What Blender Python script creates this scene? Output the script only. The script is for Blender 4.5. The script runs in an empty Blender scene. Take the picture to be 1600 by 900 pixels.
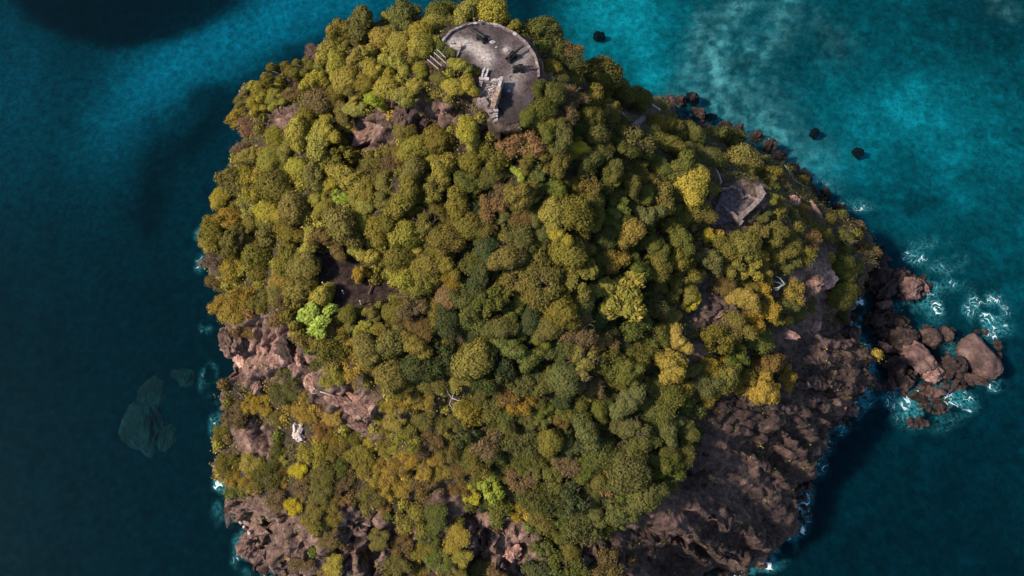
import bpy, math, random
import numpy as np
from mathutils import Vector, Matrix
from mathutils.bvhtree import BVHTree

# ------------------------------------------------------------------ camera, world, sun
SC = bpy.context.scene
COL = SC.collection
TAU = math.radians(20)
F = 1067.0
CAMZ = 150.0
cam_d = bpy.data.cameras.new('camera')
cam_d.sensor_width = 36
cam_d.lens = 36 * F / 1600
cam_d.clip_end = 8000
cam = bpy.data.objects.new('camera', cam_d)
COL.objects.link(cam)
cam.location = (0, 0, CAMZ)
cam.rotation_euler = (TAU, 0, 0)
SC.camera = cam

SUN_EL = math.radians(42)
SUN_AZ = math.radians(264)          # clockwise from +y : light comes from the left
sdir = Vector((math.sin(SUN_AZ) * math.cos(SUN_EL), math.cos(SUN_AZ) * math.cos(SUN_EL), math.sin(SUN_EL)))
W = bpy.data.worlds.new('World')
SC.world = W
W.use_nodes = True
wn = W.node_tree
bg = wn.nodes['Background']
sky = wn.nodes.new('ShaderNodeTexSky')
sky.sky_type = 'NISHITA'
sky.sun_disc = False
sky.sun_elevation = SUN_EL
sky.sun_rotation = SUN_AZ
wn.links.new(sky.outputs[0], bg.inputs[0])
bg.inputs[1].default_value = 0.115
sd = bpy.data.lights.new('sun', 'SUN')
sd.energy = 4.9
sd.angle = math.radians(4.5)
sd.color = (1.0, 0.86, 0.70)
sun = bpy.data.objects.new('sun', sd)
COL.objects.link(sun)
sun.rotation_euler = sdir.to_track_quat('Z', 'Y').to_euler()
SC.view_settings.view_transform = 'Standard'
SC.view_settings.look = 'None'
SC.view_settings.exposure = 0.35
SC.view_settings.gamma = 1.0
SC.cycles.max_bounces = 6
SC.cycles.transparent_max_bounces = 12

R = random.Random(7)
NP = np.random.default_rng(11)
CT, ST = math.cos(TAU), math.sin(TAU)


def ray(px, py):
    u = (px - 800) / F
    v = (450 - py) / F
    return Vector((u, v * CT + ST, v * ST - CT))


def P(px, py, z=0.0):
    """the point of the level plane z seen at a photograph pixel"""
    d = ray(px, py)
    t = (z - CAMZ) / d.z
    return Vector((d.x * t, d.y * t, z))


def proj(X):
    x, y, z = X[:, 0], X[:, 1], X[:, 2] - CAMZ
    dep = y * ST - z * CT
    return np.stack([800 + F * x / dep, 450 - F * (y * CT + z * ST) / dep], 1)


def depth(p):
    return p.y * ST - (p.z - CAMZ) * CT


# ------------------------------------------------------------------ numpy noise
def _hash(i, j, k, seed):
    h = (i * 374761393 + j * 668265263 + k * 2147483647 + seed * 144665) & 0xFFFFFFFF
    h = ((h ^ (h >> 13)) * 1274126177) & 0xFFFFFFFF
    h = ((h ^ (h >> 16)) * 2246822519) & 0xFFFFFFFF
    return ((h ^ (h >> 15)) & 0xFFFFFF) / float(0xFFFFFF)


def vnoise(X, seed=0):
    X = np.asarray(X, float)
    I = np.floor(X).astype(np.int64)
    f = X - I
    f = f * f * (3 - 2 * f)
    out = 0
    for a in (0, 1):
        for b in (0, 1):
            for c in (0, 1):
                w = (f[:, 0] if a else 1 - f[:, 0]) * (f[:, 1] if b else 1 - f[:, 1]) * (f[:, 2] if c else 1 - f[:, 2])
                out = out + w * _hash(I[:, 0] + a, I[:, 1] + b, I[:, 2] + c, seed)
    return out


def fbm(X, octv=4, seed=0, gain=.5):
    s, a, n = 0, 1.0, 0.0
    for o in range(octv):
        s = s + a * vnoise(X * (2.03 ** o), seed + o * 17)
        n += a
        a *= gain
    return s / n


def worley(X, seed=0):
    """(F1, F2, value of the nearest cell)"""
    I = np.floor(X).astype(np.int64)
    d1 = np.full(len(X), 9.0)
    d2 = np.full(len(X), 9.0)
    cv = np.zeros(len(X))
    for a in (-1, 0, 1):
        for b in (-1, 0, 1):
            for c in (-1, 0, 1):
                ci, cj, ck = I[:, 0] + a, I[:, 1] + b, I[:, 2] + c
                px = ci + _hash(ci, cj, ck, seed)
                py = cj + _hash(ci, cj, ck, seed + 1)
                pz = ck + _hash(ci, cj, ck, seed + 2)
                d = np.sqrt((px - X[:, 0]) ** 2 + (py - X[:, 1]) ** 2 + (pz - X[:, 2]) ** 2)
                v = _hash(ci, cj, ck, seed + 3)
                nearer = d < d1
                d2 = np.where(nearer, d1, np.minimum(d2, d))
                cv = np.where(nearer, v, cv)
                d1 = np.where(nearer, d, d1)
    return d1, d2, cv


def sstep(a, b, x):
    t = np.clip((x - a) / (b - a), 0, 1)
    return t * t * (3 - 2 * t)


def inpoly(pts, poly):
    x, y = pts[:, 0], pts[:, 1]
    c = np.zeros(len(pts), bool)
    n = len(poly)
    for i in range(n):
        x1, y1 = poly[i]
        x2, y2 = poly[(i + 1) % n]
        if y1 == y2:
            continue
        m = ((y1 > y) != (y2 > y)) & (x < (x2 - x1) * (y - y1) / (y2 - y1) + x1)
        c ^= m
    return c


def dline(pts, line):
    d = np.full(len(pts), 1e9)
    for (x1, y1), (x2, y2) in zip(line[:-1], line[1:]):
        vx, vy = x2 - x1, y2 - y1
        t = np.clip(((pts[:, 0] - x1) * vx + (pts[:, 1] - y1) * vy) / (vx * vx + vy * vy + 1e-9), 0, 1)
        d = np.minimum(d, np.hypot(pts[:, 0] - x1 - t * vx, pts[:, 1] - y1 - t * vy))
    return d


# ------------------------------------------------------------------ mesh helpers
def mesh(name, V, Fc, mat=None, smooth=True, attrs=None):
    """V (n,3) array; Fc an (m,k) array or a list of such arrays"""
    me = bpy.data.meshes.new(name)
    V = np.asarray(V, np.float32)
    groups = Fc if isinstance(Fc, list) and isinstance(Fc[0], np.ndarray) else [Fc]
    groups = [np.asarray(g, np.int32) for g in groups if len(g)]
    loops = np.concatenate([g.ravel() for g in groups])
    tot = np.concatenate([np.full(len(g), g.shape[1], np.int32) for g in groups])
    st = np.concatenate([[0], np.cumsum(tot)[:-1]]).astype(np.int32)
    me.vertices.add(len(V))
    me.vertices.foreach_set('co', V.ravel())
    me.loops.add(len(loops))
    me.loops.foreach_set('vertex_index', loops)
    me.polygons.add(len(tot))
    me.polygons.foreach_set('loop_start', st)
    me.polygons.foreach_set('loop_total', tot)
    me.polygons.foreach_set('use_smooth', np.full(len(tot), smooth, bool))
    me.update(calc_edges=True)
    if attrs:
        for k, a in attrs.items():
            a = np.asarray(a, np.float32)
            if a.ndim == 1:
                at = me.attributes.new(k, 'FLOAT', 'POINT')
                at.data.foreach_set('value', a)
            else:
                at = me.attributes.new(k, 'FLOAT_COLOR', 'POINT')
                at.data.foreach_set('color', np.concatenate([a, np.ones((len(a), 1), np.float32)], 1).ravel())
    if mat:
        me.materials.append(mat)
    me.validate()
    return me


def obj(name, me, parent=None, loc=None):
    o = bpy.data.objects.new(name, me)
    COL.objects.link(o)
    if parent:
        o.parent = parent
    if loc is not None:
        o.location = loc
    return o


def tag(o, label=None, cat=None, group=None, kind=None):
    if label:
        o['label'] = label
    if cat:
        o['category'] = cat
    if group:
        o['group'] = group
    if kind:
        o['kind'] = kind
    return o


def thing(name, label, cat, loc=(0, 0, 0), rz=0.0, group=None):
    o = bpy.data.objects.new(name, None)
    o.empty_display_size = .3
    COL.objects.link(o)
    o.location = loc
    o.rotation_euler = (0, 0, rz)
    return tag(o, label, cat, group)


class MB:
    """collects shapes into one mesh"""

    def __init__(s):
        s.V, s.Q, s.T, s.n = [], [], [], 0

    def add(s, V, Q=(), T=()):
        V = np.asarray(V, float)
        s.V.append(V)
        if len(Q):
            s.Q.append(np.asarray(Q) + s.n)
        if len(T):
            s.T.append(np.asarray(T) + s.n)
        s.n += len(V)
        return s

    def box(s, c, size, rz=0.0, jit=0.0, taper=1.0):
        a = np.array([(x, y, z) for z in (-.5, .5) for y in (-.5, .5) for x in (-.5, .5)])
        a[4:, :2] *= taper
        a = a * np.asarray(size)
        if jit:
            a += NP.uniform(-jit, jit, a.shape)
        cs, sn = math.cos(rz), math.sin(rz)
        a[:, :2] = np.stack([a[:, 0] * cs - a[:, 1] * sn, a[:, 0] * sn + a[:, 1] * cs], 1)
        return s.add(a + np.asarray(c), [(0, 2, 3, 1), (4, 5, 7, 6), (0, 1, 5, 4), (2, 6, 7, 3), (0, 4, 6, 2), (1, 3, 7, 5)])

    def tube(s, pts, rad, n=7, cap=True):
        pts = [Vector(p) for p in pts]
        if not hasattr(rad, '__len__'):
            rad = [rad] * len(pts)
        V, Q, T = [], [], []
        for i, p in enumerate(pts):
            t = (pts[min(i + 1, len(pts) - 1)] - pts[max(i - 1, 0)])
            if t.length < 1e-6:
                t = pts[-1] - pts[0]
            t.normalize()
            a = t.orthogonal().normalized() if i == 0 else (prev - t * prev.dot(t)).normalized()
            prev = a
            b = t.cross(a)
            for k in range(n):
                th = 2 * math.pi * k / n
                V.append(p + (a * math.cos(th) + b * math.sin(th)) * rad[i])
        for i in range(len(pts) - 1):
            for k in range(n):
                Q.append((i * n + k, i * n + (k + 1) % n, (i + 1) * n + (k + 1) % n, (i + 1) * n + k))
        if cap:
            for e, base in ((0, 0), (1, (len(pts) - 1) * n)):
                V.append(pts[0] if e == 0 else pts[-1])
                m = len(V) - 1
                for k in range(n):
                    q = (base + k, base + (k + 1) % n, m)
                    T.append(q[::-1] if e == 0 else q)
        return s.add([tuple(v) for v in V], Q, T)

    def build(s, name, mat, parent=None, smooth=False, attrs=None):
        fc = []
        if s.Q:
            fc.append(np.concatenate(s.Q))
        if s.T:
            fc.append(np.concatenate(s.T))
        return obj(name, mesh(name, np.concatenate(s.V), fc, mat, smooth, attrs), parent)


def ico(sub):
    t = (1 + 5 ** .5) / 2
    V = [(-1, t, 0), (1, t, 0), (-1, -t, 0), (1, -t, 0), (0, -1, t), (0, 1, t), (0, -1, -t), (0, 1, -t), (t, 0, -1), (t, 0, 1), (-t, 0, -1), (-t, 0, 1)]
    Fc = [(0, 11, 5), (0, 5, 1), (0, 1, 7), (0, 7, 10), (0, 10, 11), (1, 5, 9), (5, 11, 4), (11, 10, 2), (10, 7, 6), (7, 1, 8), (3, 9, 4), (3, 4, 2), (3, 2, 6), (3, 6, 8), (3, 8, 9), (4, 9, 5), (2, 4, 11), (6, 2, 10), (8, 6, 7), (9, 8, 1)]
    V = [np.array(v) / np.linalg.norm(v) for v in V]
    for _ in range(sub):
        cache, G = {}, []

        def mid(a, b):
            k = (min(a, b), max(a, b))
            if k not in cache:
                m = V[a] + V[b]
                V.append(m / np.linalg.norm(m))
                cache[k] = len(V) - 1
            return cache[k]
        for a, b, c in Fc:
            ab, bc, ca = mid(a, b), mid(b, c), mid(c, a)
            G += [(a, ab, ca), (b, bc, ab), (c, ca, bc), (ab, bc, ca)]
        Fc = G
    return np.array(V), np.array(Fc)


ICO = {k: ico(k) for k in (1, 2, 3, 4)}


# ------------------------------------------------------------------ materials
class NT:
    def __init__(s, name):
        s.m = bpy.data.materials.new(name)
        s.m.use_nodes = True
        s.t = s.m.node_tree
        for n in list(s.t.nodes):
            s.t.nodes.remove(n)
        s.out = s.t.nodes.new('ShaderNodeOutputMaterial')

    def n(s, kind, **kw):
        nd = s.t.nodes.new('ShaderNode' + kind)
        for k, v in kw.items():
            if k.startswith('i_'):
                nd.inputs[k[2:].replace('_', ' ')].default_value = v
            else:
                setattr(nd, k, v)
        return nd

    def l(s, a, b):
        s.t.links.new(a, b)

    def math(s, op, a, b=None, clamp=False):
        nd = s.n('Math', operation=op, use_clamp=clamp)
        for i, x in enumerate((a, b)):
            if x is None:
                continue
            if isinstance(x, (int, float)):
                nd.inputs[i].default_value = x
            else:
                s.l(x, nd.inputs[i])
        return nd.outputs[0]

    def mix(s, f, a, b, mode='MIX'):
        nd = s.n('Mix', data_type='RGBA', blend_type=mode)
        for i, x in ((0, f), (6, a), (7, b)):
            if isinstance(x, (int, float)):
                nd.inputs[i].default_value = x
            elif isinstance(x, tuple):
                nd.inputs[i].default_value = (*x, 1)
            else:
                s.l(x, nd.inputs[i])
        return nd.outputs[2]

    def noise(s, vec, scale, detail=4, rough=.55, dist=0.0):
        nd = s.n('TexNoise')
        nd.inputs['Scale'].default_value = scale
        nd.inputs['Detail'].default_value = detail
        nd.inputs['Roughness'].default_value = rough
        nd.inputs['Distortion'].default_value = dist
        if vec is not None:
            s.l(vec, nd.inputs['Vector'])
        return nd.outputs['Fac']

    def ramp(s, f, stops):
        nd = s.n('ValToRGB')
        cr = nd.color_ramp
        while len(cr.elements) < len(stops):
            cr.elements.new(.5)
        for e, (p, c) in zip(cr.elements, stops):
            e.position = p
            e.color = (*c, 1) if isinstance(c, tuple) else (c, c, c, 1)
        s.l(f, nd.inputs[0])
        return nd.outputs[0]

    def pos(s, scale=(1, 1, 1), local=False):
        mp = s.n('Mapping')
        mp.inputs['Scale'].default_value = scale
        if local:
            s.l(s.n('TexCoord').outputs['Object'], mp.inputs[0])
        else:
            s.l(s.n('NewGeometry').outputs['Position'], mp.inputs[0])
        return mp.outputs[0]

    def bump(s, h, dist, strength=1.0):
        b = s.n('Bump')
        b.inputs['Strength'].default_value = strength
        b.inputs['Distance'].default_value = dist
        s.l(h, b.inputs['Height'])
        return b.outputs[0]

    def bsdf(s, col, rough=.9, normal=None, spec=.2, metal=0.0):
        b = s.n('BsdfPrincipled')
        for k, x in (('Base Color', col), ('Roughness', rough)):
            if isinstance(x, (int, float)):
                b.inputs[k].default_value = x
            elif isinstance(x, tuple):
                b.inputs[k].default_value = (*x, 1)
            else:
                s.l(x, b.inputs[k])
        b.inputs['Specular IOR Level'].default_value = spec
        b.inputs['Metallic'].default_value = metal
        if normal is not None:
            s.l(normal, b.inputs['Normal'])
        s.l(b.outputs[0], s.out.inputs[0])
        return b


def mat_rock(name, ground=True, local=False):
    k = NT(name)
    p = k.pos((1, 1, .55), local)
    n1 = k.noise(p, .16, 5, .6, .6)
    n2 = k.noise(p, .9, 6, .65, .4)
    n3 = k.noise(p, 4.5, 5, .7)
    n4 = k.noise(k.pos((1.3, 1.3, .16), local), 1.0, 5, .65)
    s_ = k.math('ADD', k.math('ADD', k.math('MULTIPLY', n1, .30), k.math('MULTIPLY', n2, .35)), k.math('MULTIPLY', n4, .35))
    base = k.ramp(s_, [(.36, (.020, .016, .016)), (.45, (.070, .049, .044)), (.54, (.175, .120, .100)), (.66, (.37, .265, .22))])
    if ground:
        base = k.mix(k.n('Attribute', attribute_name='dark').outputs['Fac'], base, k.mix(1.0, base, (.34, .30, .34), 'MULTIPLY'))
    if ground:
        pk = k.n('Attribute', attribute_name='pink').outputs['Fac']
    else:
        pk = k.n('ObjectInfo').outputs['Alpha']
    pm = k.ramp(n2, [(.36, (.16, .09, .08)), (.52, (.42, .245, .195)), (.66, (.60, .42, .35))])
    base = k.mix(k.math('MULTIPLY', pk, k.ramp(n1, [(.3, .65), (.55, 1.0)])), base, pm)
    base = k.mix(1.0, base, k.ramp(n3, [(.3, .62), (.7, 1.25)]), 'MULTIPLY')
    sepz = k.n('SeparateXYZ')
    k.l(k.n('NewGeometry').outputs['Position'], sepz.inputs[0])
    z = sepz.outputs[2]
    if ground:
        so = k.n('Attribute', attribute_name='soil').outputs['Fac']
        soil = k.ramp(n2, [(.35, (.030, .024, .017)), (.55, (.075, .058, .036)), (.7, (.125, .10, .055))])
        f = k.math('MULTIPLY', k.math('ADD', so, k.math('MULTIPLY', k.math('SUBTRACT', n3, .5), .7)), 1.0, True)
        base = k.mix(f, base, soil)
    else:
        base = k.mix(1.0, base, k.n('ObjectInfo').outputs['Color'], 'MULTIPLY')
    zz = k.math('ADD', z, k.math('MULTIPLY', n2, 2.6))
    wet = k.ramp(k.math('MULTIPLY', zz, .25), [(.40, .38), (.75, 1.0)])     # dark weed and wet at the waterline
    base = k.mix(1.0, base, wet, 'MULTIPLY')
    h = k.math('ADD', k.math('MULTIPLY', n2, .6), k.math('MULTIPLY', n3, .25))
    k.bsdf(base, .85, k.bump(h, 1.5, 1.0), .25)
    return k.m


def mat_leaf(name, trans=.18):
    k = NT(name)
    oi = k.n('ObjectInfo')
    rnd = k.n('Attribute', attribute_name='rnd').outputs['Fac']
    n = k.noise(k.pos(), .8, 3)
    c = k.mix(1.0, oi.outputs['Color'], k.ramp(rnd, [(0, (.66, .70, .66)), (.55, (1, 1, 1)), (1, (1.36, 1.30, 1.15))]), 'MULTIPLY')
    c = k.mix(k.ramp(n, [(.46, 0.0), (.70, .38)]), c, (.20, .150, .045))
    d = k.n('BsdfDiffuse')
    t = k.n('BsdfTranslucent')
    k.l(c, d.inputs[0])
    k.l(c, t.inputs[0])
    m = k.n('MixShader')
    m.inputs[0].default_value = trans
    k.l(d.outputs[0], m.inputs[1])
    k.l(t.outputs[0], m.inputs[2])
    k.l(m.outputs[0], k.out.inputs[0])
    return k.m


def mat_cover():
    k = NT('ground_cover_leaf')
    c = k.n('Attribute', attribute_name='tint').outputs['Color']
    n = k.noise(k.pos(), 1.3, 3)
    c = k.mix(1.0, c, k.ramp(n, [(.35, .7), (.65, 1.3)]), 'MULTIPLY')
    d = k.n('BsdfDiffuse')
    k.l(c, d.inputs[0])
    k.l(d.outputs[0], k.out.inputs[0])
    return k.m


def mat_simple(name, c1, c2, scale=2.0, rough=.85, bump=.04, local=True, detail=5, metal=0.0, spec=.3):
    k = NT(name)
    n = k.noise(k.pos(local=local), scale, detail, .65)
    n2 = k.noise(k.pos(local=local), scale * 6, 3, .6)
    c = k.ramp(n, [(.35, c1), (.65, c2)])
    c = k.mix(1.0, c, k.ramp(n2, [(.3, .75), (.7, 1.2)]), 'MULTIPLY')
    k.bsdf(c, rough, k.bump(k.math('ADD', n, n2), bump), spec, metal)
    return k.m


M_ROCK = mat_rock('island_rock')
M_BOUL = mat_rock('boulder_rock', False, True)
M_LEAF = mat_leaf('leaf')
M_COVER = mat_cover()
M_BARK = mat_simple('bark', (.07, .05, .035), (.17, .13, .10), 5, bump=.03)
M_DEAD = mat_simple('bleached_wood', (.55, .52, .46), (.78, .75, .70), 6, bump=.02)
M_STONE = mat_simple('ruin_stone', (.10, .078, .078), (.33, .26, .25), 1.4, bump=.08)
M_PALE = mat_simple('pale_plaster', (.22, .19, .19), (.60, .56, .55), 1.2, bump=.06)
M_IRON = mat_simple('cannon_iron', (.006, .006, .008), (.022, .02, .022), 5, .6, .01, spec=.4)
M_WOODP = mat_simple('grey_timber', (.30, .26, .23), (.48, .43, .38), 4, bump=.02)
M_ORANGE = mat_simple('ochre_stone', (.22, .14, .10), (.42, .31, .24), 2, bump=.05)
M_SLAB = mat_simple('dark_terrace', (.05, .042, .045), (.13, .10, .105), .7, bump=.07)
M_WHITE = mat_simple('white_stone', (.38, .31, .29), (.72, .64, .61), 2, bump=.06)

# ------------------------------------------------------------------ the island
# rim (photo pixel, height) and shore pixel; None = a sheer back face the photo does not show
KEYS = [
    (378, 148, 38, None), (440, 112, 44, None), (484, 96, 47, None), (520, 50, 51, None), (562, 33, 52, None), (622, 30, 54, None),
    (690, 18, 55, None), (748, 14, 54, None), (800, 28, 53, None), (862, 50, 50, None), (898, 90, 46, None), (946, 128, 42, None),
    (986, 172, 38, (1026, 160)), (1036, 206, 34, (1074, 188)), (1100, 232, 30, (1134, 214)), (1160, 266, 27, (1196, 246)),
    (1218, 302, 25, (1256, 284)), (1262, 348, 22, (1296, 334)), (1302, 402, 18, (1338, 396)), (1302, 466, 17, (1336, 484)),
    (1286, 502, 19, (1338, 535)), (1258, 540, 24, (1334, 592)), (1206, 578, 28, (1322, 630)), (1142, 610, 33, (1288, 668)),
    (1092, 655, 34, (1262, 745)), (1052, 712, 34, (1250, 800)), (990, 778, 33, (1208, 862)), (915, 818, 30, (1128, 906)),
    (835, 800, 28, (955, 985)), (742, 786, 28, (800, 1015)), (640, 784, 28, (640, 1020)), (540, 800, 28, (525, 1000)),
    (455, 800, 27, (462, 952)), (392, 800, 24, (408, 905)), (352, 745, 22, (352, 768)), (352, 655, 25, None), (352, 560, 29, None),
    (348, 480, 33, None), (325, 405, 36, None), (334, 352, 37, None), (356, 275, 38, None), (382, 205, 37, None),
]
INNER = [
    (700, 60, 59.5), (765, 100, 60), (842, 120, 58.5), (800, 160, 59.5), (620, 90, 57), (600, 150, 55), (540, 150, 51), (480, 160, 47), (560, 220, 46), (650, 145, 57.5),
    (720, 160, 58.5), (650, 222, 51), (740, 235, 53), (430, 250, 42), (380, 330, 38), (370, 430, 35), (550, 430, 44.5), (480, 330, 45),
    (350, 500, 35), (430, 512, 39), (520, 560, 42.5), (602, 630, 40.5), (350, 605, 28), (420, 600, 29), (480, 640, 29.5), (560, 690, 30.5), (400, 700, 25),
    (480, 740, 28), (620, 300, 51), (650, 420, 48), (620, 540, 44), (800, 300, 54), (800, 450, 50), (900, 150, 53), (950, 200, 50), (1000, 350, 45), (1050, 230, 42),
    (1155, 320, 38), (1120, 350, 38.5), (1190, 290, 36), (900, 600, 42), (760, 600, 42), (700, 720, 32), (850, 740, 33), (1000, 690, 36), (1080, 560, 38),
    (1130, 480, 36), (1210, 420, 33), (1225, 505, 30), (1290, 420, 25), (1000, 480, 42),
]


def catmull(K, n):
    K = np.asarray(K, float)
    m = len(K)
    d = np.linalg.norm(np.roll(K, -1, 0)[:, :3] - K[:, :3], axis=1)
    cum = np.concatenate([[0], np.cumsum(d)])
    s = np.linspace(0, cum[-1], n, endpoint=False)
    i = np.clip(np.searchsorted(cum, s, 'right') - 1, 0, m - 1)
    t = ((s - cum[i]) / d[i])[:, None]
    p0, p1, p2, p3 = K[(i - 1) % m], K[i], K[(i + 1) % m], K[(i + 2) % m]
    return .5 * (2 * p1 + (p2 - p0) * t + (2 * p0 - 5 * p1 + 4 * p2 - p3) * t ** 2 + (3 * p1 - p0 - 3 * p2 + p3) * t ** 3)


ORG = P(790, 420, 50)
rows = []
for px, py, z, sh in KEYS:
    r = P(px, py, z)
    if sh is None:
        o = Vector((r.x - ORG.x, r.y - ORG.y, 0)).normalized()
        s_ = Vector((r.x, r.y, 0)) + o * 2.0
        steep = 1.0
    else:
        s_ = P(sh[0], sh[1], 0)
        steep = 0.0
    rows.append((r.x, r.y, r.z, s_.x, s_.y, steep))
NTH, NR, NC = 1150, 165, 165
ring = catmull(rows, NTH)
ring[:, 5] = np.clip(ring[:, 5], 0, 1)
# ragged coastline
th = np.linspace(0, 2 * math.pi, NTH, endpoint=False)
cn = fbm(np.stack([ring[:, 3] * .12, ring[:, 4] * .12, np.zeros(NTH)], 1), 4, 5) - .5
outd = ring[:, 3:5] - np.array([ORG.x, ORG.y])
outd /= np.linalg.norm(outd, axis=1)[:, None]
ring[:, 3:5] += outd * (cn * 8 * (1 - .6 * ring[:, 5]) - 1.0)[:, None]

ctrl = np.array([list(P(*k)) for k in INNER] + [list(P(k[0], k[1], k[2])) for k in KEYS])


def tps_fit(C, z, reg=2.0):
    n = len(C)
    r = np.linalg.norm(C[:, None] - C[None], axis=2)
    K = np.where(r > 0, r ** 2 * np.log(r + 1e-9), 0) + np.eye(n) * reg
    Pm = np.concatenate([np.ones((n, 1)), C], 1)
    A = np.block([[K, Pm], [Pm.T, np.zeros((3, 3))]])
    return np.linalg.solve(A, np.concatenate([z, np.zeros(3)]))


TP = tps_fit(ctrl[:, :2], ctrl[:, 2])


def tps(XY):
    out = np.zeros(len(XY))
    for i in range(0, len(XY), 20000):
        B = XY[i:i + 20000]
        r = np.linalg.norm(B[:, None] - ctrl[None, :, :2], axis=2)
        out[i:i + 20000] = (r ** 2 * np.log(r + 1e-9)) @ TP[:len(ctrl)] + TP[-3] + B @ TP[-2:]
    return out


js = np.linspace(0.0, 1.0, NR) ** .9
XY = np.array([ORG.x, ORG.y])[None, None] + (ring[None, :, :2] - np.array([ORG.x, ORG.y])) * js[:, None, None]
Z = tps(XY.reshape(-1, 2)).reshape(NR, NTH)
zr = Z[-1].copy()
inner = np.concatenate([XY, Z[..., None]], 2)
us = np.linspace(0, 1.25, NC + 1)[1:]
un = np.minimum(us, 1)[:, None]
st = ring[None, :, 5]
pw = 1.35 * (1 - st) + .8 * st
hx = un ** (.80 + .25 * fbm(np.stack([th * 9, th * 0, th * 0], 1), 2, 9))[None]
zz = zr[None] * (1 - un ** pw)
zz = np.where(us[:, None] > 1, -14 * (us[:, None] - 1) / .25, zz)
ext = np.maximum(us - 1, 0)[:, None, None] * 22 * outd[None]
cxy = ring[None, :, :2] * (1 - hx[..., None]) + ring[None, :, 3:5] * hx[..., None] + ext
arc = np.concatenate([[0], np.cumsum(np.linalg.norm(np.diff(ring[:, 3:5], axis=0), axis=1))])
A2 = np.repeat(arc[None], NC, 0)
U2 = np.repeat(us[:, None], NTH, 1)
wr_ = (fbm(np.stack([A2.ravel() / 14, U2.ravel() * 2.2, A2.ravel() * 0], 1), 3, 17) - .5) * 9


def rib(wl, ul, sd_):
    n_ = fbm(np.stack([(A2.ravel() + wr_) / wl, U2.ravel() * ul, A2.ravel() * 0], 1), 2, sd_)
    return (1 - np.abs(2 * n_ - 1) * 1.6).reshape(NC, NTH)


env = (np.sin(np.clip(U2, 0, 1) * math.pi) ** .7) * (1 - .5 * st) + .10
env = env * (1 - .65 * sstep(-20, -34, ring[:, 0]))[None]
_upr = sstep(10, 22, ring[:, 0]) * sstep(54, 66, ring[:, 1])
env = env * (1 - .75 * _upr)[None]
cxy = cxy - outd[None] * (np.sin(np.clip(U2, 0, 1) * math.pi) * 2.2 * _upr[None])[..., None]
cxy = cxy + outd[None] * (env * (7.5 * (rib(10.5, .8, 19) - .45) + 4.0 * (rib(4.0, .9, 23) - .45) + 1.5 * (rib(1.5, 1.3, 29) - .45)))[..., None]
cliff = np.concatenate([cxy, zz[..., None]], 2)
G = np.concatenate([inner, cliff], 0)
NROW = NR + NC
G = G.reshape(NROW, NTH, 3)

# level places: gun platform, lower terrace, clearing
plat_c = None


def flatten(poly, z, edge=2.5):
    pw_ = [P(x, y, z) for x, y in poly]
    pp = [(p.x, p.y) for p in pw_]
    X = G.reshape(-1, 3)
    ins = inpoly(X[:, :2], pp)
    d = dline(X[:, :2], pp + [pp[0]])
    w = np.where(ins, 1.0, 1 - sstep(0, edge, d))
    w *= (X[:, 2] > z - 14)
    X[:, 2] = X[:, 2] * (1 - w) + z * w
    return w


PLAT = [(684, 66), (700, 48), (726, 36), (755, 33), (790, 42), (825, 64), (848, 98), (848, 130), (832, 165), (812, 200), (782, 204), (742, 172), (742, 128), (700, 112), (672, 112), (668, 84)]
TERR = [(1112, 330), (1128, 288), (1160, 280), (1200, 290), (1198, 312), (1160, 360), (1120, 362)]
CLEAR = [(488, 392), (520, 398), (552, 402), (575, 420), (612, 430), (622, 462), (590, 485), (520, 478), (488, 440)]
w_plat = flatten(PLAT, 59.3, 1.6)
w_terr = flatten(TERR, 37.6, 1.5)
w_clear = flatten(CLEAR, 44.0, 2.0)
w_flat = np.maximum(np.maximum(w_plat, w_terr), w_clear)


def grid_normals(G):
    du = np.roll(G, -1, 1) - np.roll(G, 1, 1)
    dv = np.gradient(G, axis=0)
    n = np.cross(du, dv)
    n /= (np.linalg.norm(n, axis=2, keepdims=True) + 1e-9)
    return n * np.sign(n[:, :, 2].mean())


N0 = grid_normals(G)
X = G.reshape(-1, 3).copy()
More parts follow.
